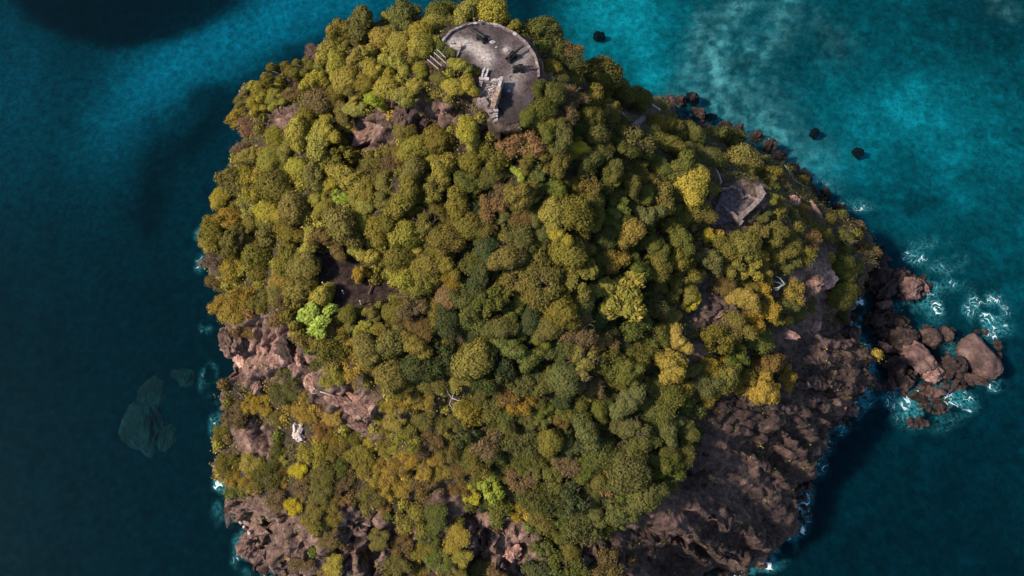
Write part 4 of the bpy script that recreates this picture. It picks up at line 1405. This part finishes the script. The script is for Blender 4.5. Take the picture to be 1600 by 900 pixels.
# crowns read off the photograph: px, py, radius, colour, kind letter (r round, l loose, b bigleaf, y layered)
HAND = """
393 240 17 YO r;447 237 15 YO r;423 250 16 YO r;468 263 18 YO r;493 273 19 OL r;500 217 24 YO r;360 282 19 OL l;397 290 18 YO l;548 278 26 YO r;575 300 20 OL r;490 310 15 YO r;453 360 21 OL r;533 350 25 OL r;507 372 19 BR r;413 362 21 OL r
420 333 18 YO r;360 373 18 OL r;593 357 23 OL r;637 363 24 YO r;668 350 19 OL r;580 402 24 YO r;622 400 20 OL r;670 414 22 OL r;473 413 21 OL r;563 429 17 GO r;633 433 20 YO r;650 227 20 YO r;672 242 15 YO r;610 255 15 BR l;437 433 15 GO l
380 462 20 GO l;343 477 16 GO l;497 500 25 LI b;540 492 16 OL r;617 487 15 OL r;580 492 17 OL r;326 378 12 YO l;530 308 11 LI b;527 390 18 BR r;330 408 15 PB l;385 320 19 YO l;355 340 16 GO l;340 440 14 BR l;365 420 18 GO l;400 400 20 OL r
732 213 17 YO r;813 225 24 OR l;905 233 13 YE r;811 272 13 LI r;838 270 13 MG b;647 262 18 OL r;680 293 20 YO l;713 323 23 OL r;697 370 22 OL r;793 402 21 OL r;817 300 22 OL r;863 330 21 YO r;873 360 21 YO r;887 390 24 OL r;927 250 21 DG r
973 227 22 DG r;953 275 19 DG r;983 285 18 DG r;967 323 17 MG b;983 360 20 GO r;952 405 21 GO l;847 435 29 OL l;900 433 27 OL b;962 468 28 YO b;797 491 17 MG b;760 388 19 DK r;767 323 19 OR l;787 300 17 BR l;740 405 18 DG l;750 432 21 DK r;813 367 20 DG l;877 212 22 DG r;853 205 18 MG r
740 560 27 OL r;937 118 27 DG r;968 137 21 DG r;998 153 17 DG r;920 150 22 OL r;945 175 20 OL r;930 205 18 DG r;985 222 26 DG r;957 262 20 DG r;1030 192 17 OL r;1060 200 20 DG r;1083 213 20 DG r;1047 227 24 DG r;1060 258 22 DG r;1107 245 18 DG r;1118 212 20 DG r;1143 225 24 DG r;1155 250 23 OL r;1170 272 19 OL r
1203 276 16 OL l;1222 284 14 BR l;1080 283 24 YO r;1107 290 20 OL r;1090 324 22 OL r;1030 303 25 OL l;1008 300 17 DG r;970 345 17 MG b;1020 385 22 DG r;1062 368 21 DG r;1043 350 16 DG r;1107 368 11 YE l;1135 385 20 OL l;1183 362 18 OL b;1213 365 16 OL l;1203 309 12 YO l;1218 320 13 OL l;1268 375 15 BR l;1253 335 14 BR l
687 20 19 MG r;729 20 20 YO r;766 18 23 YO r;700 10 14 MG r;659 47 18 YO r;803 40 16 YO r;843 47 25 DG r;866 56 22 DG r;885 79 19 BR l;859 107 18 OL r;892 100 20 DG l;929 80 20 DG r;717 102 20 YO r;735 132 21 YO r;708 134 18 YO r;687 122 14 OL r;680 108 11 BR l;649 133 15 YO r;717 170 13 BR l;731 200 18 YO r
843 137 18 DG r;864 147 17 DG r;826 180 13 MG r;847 170 20 DG r;862 195 17 OL r;892 152 20 BR l;918 178 21 DG r;883 182 16 BR l;565 34 23 DG r;537 47 21 OL r;632 24 23 DG r;600 58 17 GO r;657 70 20 YO r;625 66 17 YO r;680 35 16 YO r;512 82 22 YO l;527 102 19 YO r;565 82 18 YO r;587 105 21 YO r
540 122 22 YO r;555 146 14 YO r;586 148 14 LI r;605 132 18 YO r;632 145 18 YO r;488 80 12 PB l;475 104 20 OL y;440 114 25 OL y;420 134 22 YO y;384 152 15 OL y;407 157 18 YO y;437 150 18 YO y;500 155 20 BR r;535 172 17 OL r;475 185 18 OL r;465 204 20 YO r;512 197 19 YO r;487 215 16 YO r;430 212 14 YO r;387 200 15 PB l;372 232 12 PB l;462 140 16 BR l
860 510 20 OL r;800 545 24 MG r;875 482 27 OL r;982 466 30 YO b;830 455 20 OL l;930 602 15 BR l;915 675 24 DG r;850 655 13 MG b;860 690 17 OL r;885 725 18 BR l;935 750 16 OL r;980 730 29 DG r;1010 775 24 DG r;900 640 20 DG l;980 625 22 DG r;985 670 22 DG r;1040 625 22 DG l;1045 670 20 DG r;1068 705 18 DG l;950 565 21 DG l
980 575 22 MG r;1000 550 18 DG l;1025 525 20 DG l;815 630 19 GO l;740 650 20 OL l;765 760 18 LI b;735 772 14 YE l;807 800 14 GO l;815 750 20 BR l;845 810 18 OL l;790 615 18 BR l;610 535 22 OL r;570 545 20 OL r;610 585 20 OL r;662 650 22 OL r;627 605 18 OL l;650 575 20 DK r;360 490 19 GO l;435 615 20 DG l
520 652 17 GO l;467 645 14 GO l;390 632 15 GO l;415 745 24 DG l;365 765 16 MG l;345 672 14 OL l;355 725 18 OL l;440 725 12 YO l;465 735 14 YE l;457 792 15 YE b;577 690 13 YE l;530 782 11 OR l;600 793 11 OR l;575 740 20 GO l;530 730 18 MG l;620 730 20 GO l;660 730 20 GO l;590 842 16 OL l;520 880 18 YO l;680 806 20 MG b;665 832 18 MG b
620 882 20 OL l;660 862 18 OL l;685 876 20 MG r;1170 420 17 YO b;1195 472 20 GO l;1182 400 14 GO b;1222 392 17 OL l;1180 502 17 GO l;1230 500 15 GO b;1318 418 18 DG r;1322 392 15 DG r;1316 458 19 DG r;1312 488 14 DG r;1145 410 18 OL b;1105 405 20 DG r;1066 430 18 OL l;1080 470 14 YE b;1252 400 17 OL l;1320 370 16 DG r;1150 555 22 MG b
1100 600 20 DG l;1185 530 20 MG l;1240 455 17 GO l;1265 475 14 OL l;1200 440 17 GO l;1160 590 18 OL l;1230 590 16 GO l;770 640 20 DG l;700 610 16 MG b;720 640 14 YO l;690 560 22 DK l;700 500 22 DK r;850 600 20 DG l;760 690 22 BR l;700 700 20 OL l;750 720 18 OL l;880 590 22 DG r
"""
KL = {'r': 'round', 'l': 'loose', 'b': 'bigleaf', 'y': 'layered'}
LAND = [('the curved gun platform', 772, 88), ('the roofless ruin', 765, 160), ('the timber bars', 683, 92), ('the summit boulders', 650, 190), ('the reddish rock shelf', 578, 210), ('the dark clearing', 550, 440), ('the lime green tree', 497, 500),
        ('the left cliff band', 440, 550), ('the white two pronged rock', 466, 676), ('the bare lower cleft', 735, 850), ('the lime shrub', 765, 758), ('the walled terrace', 1150, 320), ('the bright yellow tree', 905, 233), ('the orange brown tree', 813, 225),
        ('the white dead tree', 1217, 440), ('the pink rock face', 1287, 433), ('the pale curved ledge', 1228, 520), ('the stone steps', 995, 190), ('the speckled tree', 962, 468), ('the bleached branching snag', 708, 625),
        ('the windswept left overhang', 440, 115), ('the three white stones', 384, 823), ('the dark right cliff', 1180, 700), ('the big low olive tree', 740, 560), ('the pink block on the ledge', 1090, 545), ('the long upper right tree', 937, 118),
        ('the pale green clump', 637, 363), ('the left rim', 340, 320), ('the top rim', 640, 15), ('the lower photo edge', 850, 880), ('the small upper lime tree', 586, 150), ('the lower left yellow scrub', 457, 792), ('the centre of the island', 800, 430),
        ('the lower middle dip', 840, 660), ('the right rim ridge', 1335, 400), ('the central lime tree', 811, 272)]
items = []
code = {'OL': OL, 'YO': YO, 'DG': DG, 'MG': MG, 'GO': GO, 'BR': BR, 'OR': OR, 'LI': LI, 'YE': YE, 'DK': DK, 'PB': PB}
for tok in HAND.replace('\n', ';').split(';'):
    f = tok.split()
    if len(f) == 5:
        items.append([float(f[0]), float(f[1]), float(f[2]), code[f[3]], KL[f[4]], True])
bare_polys = [v[0] for v in BARE.values()]
KEEPOFF = [[(690, 44), (752, 36), (800, 50), (846, 92), (846, 140), (830, 172), (812, 200), (772, 202), (744, 170), (746, 116), (725, 92), (700, 84)],
           [(662, 74), (680, 68), (704, 88), (704, 104), (688, 112), (664, 98)],
           [(1108, 300), (1130, 280), (1196, 284), (1206, 318), (1166, 366), (1106, 366)], [(492, 396), (520, 396), (550, 402), (560, 440), (584, 446), (596, 432), (612, 440), (618, 464), (590, 480), (520, 480), (492, 446)],
           [(950, 158), (1000, 170), (1034, 156), (1034, 174), (1006, 204), (985, 204)]]
CLEARING = [(400, 685, 24), (1280, 436, 24), (1250, 520, 18), (800, 850, 22), (1085, 495, 16), (466, 676, 20), (1217, 442, 13), (706, 620, 12), (500, 610, 12), (372, 610, 8), (384, 824, 14), (1127, 274, 7)] + [(o_[0], o_[1], .8 * max(o_[2], o_[3])) for o_ in OUT if o_[6] >= 1.0]
kept = []
for it in items:
    for cx_, cy_, cr_ in CLEARING:
        dd_ = math.hypot(it[0] - cx_, it[1] - cy_)
        if dd_ < cr_ + it[2] * .55:
            it[2] = max(9, min(it[2], (dd_ - cr_) / .55))
    if hit(it[0], it[1]) is None and hit(it[0] + (10 if it[0] < 800 else -10), it[1] + 10) is None:
        continue
    kept.append(it)
items = kept


def region_colour(x, y):  # regional plant colours, with some warm light at left and central shade painted in
    r = float(vnoise(np.array([[x / 62.0, y / 62.0, 3.3]]), 77)[0])
    r = min(.999, max(0.0, (r - .5) * 1.5 + .5))
    r = (r + R.uniform(-.16, .16)) % 1.0
    if y > 470 and x < 720:
        t = ((GO, .34), (YO, .14), (OL, .24), (BR, .12), (MG, .09), (DG, .04), (OR, .03))
    elif x < 720 and y <= 470:
        t = ((YO, .48), (OL, .34), (BR, .05), (GO, .08), (MG, .05))
    elif x >= 1040 and 340 < y < 620:
        t = ((GO, .20), (OL, .38), (BR, .12), (DG, .20), (YO, .10))
    elif y > 480:
        t = ((DG, .46), (DK, .16), (MG, .14), (BR, .08), (OL, .14), (GO, .02))
    elif x > 880:
        t = ((DG, .60), (OL, .22), (MG, .10), (DK, .08))
    else:
        t = ((OL, .34), (DG, .30), (BR, .10), (MG, .10), (DK, .16))
    for c_, w in t:
        r -= w
        if r <= 0:
            return c_
    return OL


acc = [(i[0], i[1], i[2]) for i in items]


def ok_fill(x, y, r, fac):
    for a, b, c_ in acc:
        if (a - x) ** 2 + (b - y) ** 2 < ((c_ + r) * fac) ** 2:
            return False
    return True


for (r0, r1, fac, tries) in ((17, 25, .68, 3000), (12, 17, .62, 4200), (9, 12, .62, 5000)):
    for _ in range(tries):
        x, y = R.uniform(310, 1370), R.uniform(-8, 905)
        r = R.uniform(r0, r1)
        if not ok_fill(x, y, r, fac):
            continue
        h = hit(x, y)
        if h is None or h[1].z < .30 or h[0].z < 7:
            continue
        if (y > 430 and x < 362 or x > 1296 or (x > 980 and y < 330 and h[0].z < 27)) and r > 11:
            continue
        if any(math.hypot(x - cx_, y - cy_) < cr_ + r * .8 for cx_, cy_, cr_ in CLEARING):
            continue
        pt = np.array([[x, y]])
        if any(inpoly(pt, pl)[0] for pl in KEEPOFF):
            continue
        inb = any(inpoly(pt, pl)[0] for pl in bare_polys[3:])
        if inb and R.random() > (0 if x > 1000 and y > 560 else .10 if r < 13 else .02):
            continue
        c_ = region_colour(x, y)
        if inb:
            c_ = R.choice([BR, GO, OL, MG, DG])
        kd = 'round' if (R.random() < (.72 if (y < 470) else .12 if x < 720 else .45)) else ('loose' if R.random() < .8 else 'bigleaf')
        items.append([x, y, r, c_, kd, False])
        acc.append((x, y, r))
items.sort(key=lambda i: -i[2] - (3 if i[5] else 0))
for it in items:
    if it[1] > 590 and it[0] < 720 and it[3] != LI:
        it[4] = 'loose'
trees = items[:298]
shrubs = items[298:596]
rest = items[596:]


def bearing(x, y, lx, ly):
    a = math.degrees(math.atan2(-(y - ly), x - lx)) % 360
    return ('right of', 'above and right of', 'above', 'above and left of', 'left of', 'below and left of', 'below', 'below and right of')[int((a + 22.5) // 45) % 8]


ORD = ['nearest', 'second', 'third', 'fourth', 'fifth', 'sixth', 'seventh', 'eighth', 'ninth', 'tenth', 'eleventh', 'twelfth', 'thirteenth', 'fourteenth', 'fifteenth']
FORM = {'round': 'round', 'loose': 'loose', 'bigleaf': 'big leaved', 'layered': 'windswept'}


def labels_for(lst, noun):
    cells = {}
    out = [None] * len(lst)
    for n_, it in enumerate(lst):
        x, y = it[0], it[1]
        ds = sorted((math.hypot(x - l[1], y - l[2]), l) for l in LAND)
        d, l = ds[0] if ds[0][0] > 9 else ds[1]
        size = ('large' if it[2] >= 21 else 'middling' if it[2] >= 17 else 'small') if noun == 'tree' else ('broad' if it[2] >= 15 else 'small' if it[2] >= 12.5 else 'tiny')
        head = '%s %s %s %s' % (size, it[3], FORM[it[4]], noun)
        cells.setdefault((head, l[0], bearing(x, y, l[1], l[2])), []).append((d, n_))
    for (head, nm, br_), v in cells.items():
        v.sort()
        for r_, (d, n_) in enumerate(v):
            if len(v) == 1:
                s_ = '%s %s %s' % (head, br_, nm)
            else:
                s_ = '%s%s %s %s' % ('' if r_ == 0 else ORD[r_] + ' ', ('nearest ' if r_ == 0 else '') + head, br_, nm)
            out[n_] = ' '.join(s_.replace('the windswept left overhang', 'the left overhang').replace('the white two pronged rock', 'the white rock').split())
    return out


def place(it, nm, label, cat, group):
    x, y, r = it[0], it[1], it[2]
    h = hit(x, y)
    if h is None:
        dx = 10 if x < 800 else -10
        h = hit(x + dx, y + 10) or hit(x + 2 * dx, y + 22)
        base = P(x, y, h[0].z)
    else:
        base = h[0]
    m = depth(base) / F
    tight = math.hypot(x - 768, y - 110) < 82 or math.hypot(x - 1155, y - 322) < 62 or math.hypot(x - 552, y - 438) < 62 or math.hypot(x - 684, y - 92) < 36
    low_scrub = y > 590 and x < 720 and it[3] != LI
    Rw = r * m * (1.04 if tight or low_scrub else 1.36 if it[4] != 'loose' else 1.28)
    tall = (R.uniform(.6, 1.05) if nm == 'tree' else .5) * Rw
    d = ray(x, y).normalized()
    c_ = base - d * (tall / max(.3, -d.z))
    gz = ground(c_.x, c_.y, base.z)
    if abs(gz - base.z) > 6:
        gz = base.z
    t = thing(nm, label, cat, (c_.x, c_.y, gz), R.uniform(0, 6.28) if it[4] != 'layered' else math.radians(25), group)
    me = R.choice(CR_M['loose' if low_scrub else it[4]])
    cr = obj('crown' if nm == 'tree' else 'foliage', me, t, (0, 0, c_.z - gz - (.1 * Rw)))
    cr.scale = (Rw * R.uniform(1.0, 1.28), Rw * R.uniform(.92, 1.15), Rw * R.uniform(.55, .95) * (.6 if low_scrub else 1.0 if nm == 'tree' else .8))
    cr.rotation_euler = (R.uniform(-.15, .15), R.uniform(-.15, .15), 0)
    b = PAL[it[3]]
    j = R.uniform(.84, 1.18)
    cr.color = (b[0] * j * R.uniform(.92, 1.1), b[1] * j, b[2] * j * R.uniform(.8, 1.3), 1)
    hh = max(.8, c_.z - gz)
    tk = obj('trunk' if nm == 'tree' else 'stem', R.choice(TR_M), t, (0, 0, hh))
    tk.scale = (Rw * .8, Rw * .8, hh + .3)
    if it[3] in (BR, PB) and it[4] == 'loose' or R.random() < .03:
        tw = obj('bare_twigs', R.choice(BA_M), t, (0, 0, c_.z - gz + .05 * Rw))
        tw.scale = (Rw * .9, Rw * .9, Rw * .8)
    return t


for it, lb in zip(trees, labels_for(trees, 'tree')):
    place(it, 'tree', lb, 'tree', 'trees covering the island')
for it, lb in zip(shrubs, labels_for(shrubs, 'shrub')):
    place(it, 'shrub', lb, 'shrub', 'shrubs between the trees of the island')

# the rest of the small scrub and the low cover: one mass
TPL = CR_M['loose'][0]
nsel = 46000
vi = NP.choice(len(X), nsel * 4, p=None)
area_w = np.abs(np.linalg.norm(np.cross(np.roll(G, -1, 1) - G, np.gradient(G, axis=0)), axis=2)).ravel()
vi = NP.choice(len(X), nsel * 2, p=area_w / area_w.sum())
pk = X[vi] + NP.uniform(-.2, .2, (len(vi), 3))
up = N1[vi][:, 2]
pxk = PX[vi]
den = np.clip((up - .22) * 2.2, 0, 1) * (1 - .90 * bare[vi]) * (X[vi][:, 2] > 4.5) * sstep(.34, .52, fbm(X[vi] / 4, 3, 401) + .22 * (up > .7))
for cx_, cy_, cr_ in CLEARING:
    den *= 1 - .9 * (np.hypot(pxk[:, 0] - cx_, pxk[:, 1] - cy_) < cr_)
for pl in KEEPOFF:
    den *= 1 - .93 * inpoly(pxk, pl)
sel = NP.random(len(vi)) < den
pk, pxk, nk = pk[sel], pxk[sel], N1[vi][sel]
ncl = len(pk)
cols = np.zeros((ncl, 3))
R.seed(5)
patch = fbm(pk / 3.2, 3, 411)
names = [OL, YO, DG, MG, GO, BR, DK]
for i in range(ncl):
    c_ = region_colour(pxk[i, 0] + (patch[i] - .5) * 160, pxk[i, 1] + (patch[i] - .5) * 160)
    cols[i] = PAL[c_]
cols = cols * NP.uniform(.55, 1.05, (ncl, 1))
per = 6
rad = NP.uniform(.35, .85, ncl)
cen = np.repeat(pk, per, 0) + NP.normal(size=(ncl * per, 3)) * np.repeat(rad, per)[:, None] * np.array([.5, .5, .35]) + np.repeat(nk * rad[:, None] * .3, per, 0)
nr = np.repeat(nk, per, 0) * .8 + NP.normal(size=(ncl * per, 3)) * .5 + np.array([0, 0, .4])
nr /= np.linalg.norm(nr, axis=1)[:, None]
t1 = np.cross(nr, NP.normal(size=nr.shape))
t1 /= np.linalg.norm(t1, axis=1)[:, None]
t2 = np.cross(nr, t1)
s_ = (NP.uniform(.09, .24, ncl * per))[:, None]
Lq = np.stack([cen - t1 * s_, cen - t2 * s_ * .6 + nr * s_ * .1, cen + t1 * s_, cen + t2 * s_ * .6 + nr * s_ * .1], 1).reshape(-1, 3)
tint = np.repeat(np.repeat(cols, per, 0) * NP.uniform(.7, 1.35, (ncl * per, 1)), 4, 0)
gc = obj('undergrowth', mesh('undergrowth', Lq, np.arange(len(Lq)).reshape(-1, 4), M_COVER, True, {'tint': tint}))
tag(gc, 'low scrub, grass and creepers covering the island between the trees', kind='stuff')
if rest:
    Vs, Qs, Ts, n0 = [], [], [], 0
    for it in rest:
        h = hit(it[0], it[1])
        m = depth(h[0]) / F
        kq = 520
        dr = NP.normal(size=(kq, 3))
        dr /= np.linalg.norm(dr, axis=1)[:, None]
        dr[:, 2] = np.abs(dr[:, 2])
        pos = np.array(h[0]) + dr * it[2] * m * NP.uniform(.5, 1.05, (kq, 1)) * np.array([1, 1, .9])
        nr = dr + NP.normal(size=(kq, 3)) * .4
        nr /= np.linalg.norm(nr, axis=1)[:, None]
        t1 = np.cross(nr, NP.normal(size=nr.shape))
        t1 /= np.linalg.norm(t1, axis=1)[:, None]
        t2 = np.cross(nr, t1)
        z_ = .17
        Vs.append(np.stack([pos - t1 * z_, pos - t2 * z_ * .6, pos + t1 * z_, pos + t2 * z_ * .6], 1).reshape(-1, 3))
        Ts.append(np.repeat((np.array(PAL[it[3]])[None] * NP.uniform(.6, 1.3, (kq, 1))), 4, 0))
    V_ = np.concatenate(Vs)
    tag(obj('small_scrub', mesh('small_scrub', V_, np.arange(len(V_)).reshape(-1, 4), M_COVER, True, {'tint': np.concatenate(Ts)})), 'smallest bushes filling the gaps on the island', kind='stuff')



# ------------------------------------------------------------------ dead wood
def snag(label, px, py, r, arms, mat, lift=1.2, wr=.12):
    h = hit(px, py)[0]
    b = P(px, py, h.z + lift)
    m = depth(b) / F
    t = thing('dead_tree', label, 'dead tree', (b.x, b.y, h.z))
    mb = MB()
    mb.tube([(0, 0, 0), (0, 0, lift)], [wr * 1.1, wr], 6)
    mb.build('trunk', mat, t, True)
    for pts in arms:
        mb = MB()
        W_ = [P(px + x, py + y, h.z + lift + i * .15) - t.location for i, (x, y) in enumerate(pts)]
        mb.tube(W_, [wr * (1 - .65 * i / (len(W_) - 1)) for i in range(len(W_))], 6)
        mb.build('branch', mat, t, True)


snag('small white leafless tree with forked branches on golden scrub at the right', 1226, 444, 12, [[(0, 0), (-6, 3), (-12, 6), (-18, 6)], [(-4, 2), (-8, -2), (-16, -4)], [(0, 0), (-5, -6), (-8, -10), (-13, -12)], [(-6, 3), (-11, 9), (-16, 9)]], M_DEAD, 1.8, .17)
snag('pale snag with bleached branches among dark trees below the island centre', 706, 622, 12, [[(0, 0), (-6, -8), (-9, -18)], [(0, 0), (4, -10), (12, -14)], [(0, 0), (10, 4), (20, 2)], [(0, 0), (-4, 10), (4, 20)], [(4, -10), (2, -20)]], M_WOODP, 2.2, .09)
snag('grey dead branches lying across the ribs of the left cliff band', 500, 612, 12, [[(0, 0), (-10, -4), (-18, -3)], [(0, 0), (14, 4), (24, 8)], [(0, 0), (-8, 3), (-14, 2)]], M_WOODP, .8, .12)
snag('forked grey dead wood below the left end of the left cliff band', 372, 612, 8, [[(0, 0), (-6, -4), (-8, -6)], [(0, 0), (8, 10), (10, 14)]], M_BARK, .8, .12)
snag('thin pale dead trunk leaning between trees above the walled terrace', 1127, 284, 8, [[(0, 0), (-3, -10), (-8, -20)]], M_WOODP, 1.5, .16)
snag('long grey bare stem slanting along the upper right rim', 1240, 280, 8, [[(0, 0), (-8, -14), (-14, -22)], [(0, 0), (12, 8), (22, 14)]], M_WOODP, 1.0, .14)


# ------------------------------------------------------------------ loose rubble along the waterline
RB = MB()
IV1, IF1 = ICO[1]
spots_ = []
for i in range(0, NTH):
    if ring[i, 5] < .6:
        for _ in range(2):
            q_ = abs(NP.normal()) * 1.6 - .8
            spots_.append((ring[i, 3] + outd[i, 0] * q_, ring[i, 4] + outd[i, 1] * q_, NP.uniform(.25, .95)))
for x, y, rx, ry, a, z, pk_, sh_, lb in BLD:
    for _ in range(14):
        an = NP.uniform(0, 6.3)
        w = P(x + math.cos(an) * rx * 1.15, y + math.sin(an) * ry * 1.15, 0)
        spots_.append((w.x, w.y, NP.uniform(.2, .8)))
for x, y, r_ in spots_:
    v = IV1 * (r_ * (1 + NP.uniform(-.28, .28, (len(IV1), 1)))) * NP.uniform(.6, 1.3, 3)
    RB.add(v + np.array([x, y, NP.uniform(-.25, .25)]), (), IF1)
M_RUB = mat_rock('rubble_rock', False, False)
ro = RB.build('shore_rubble', M_RUB, None, False)
ro.color = (.75, .72, .75, .15)
tag(ro, 'broken dark rocks littering the waterline of the island and boulders', kind='stuff')
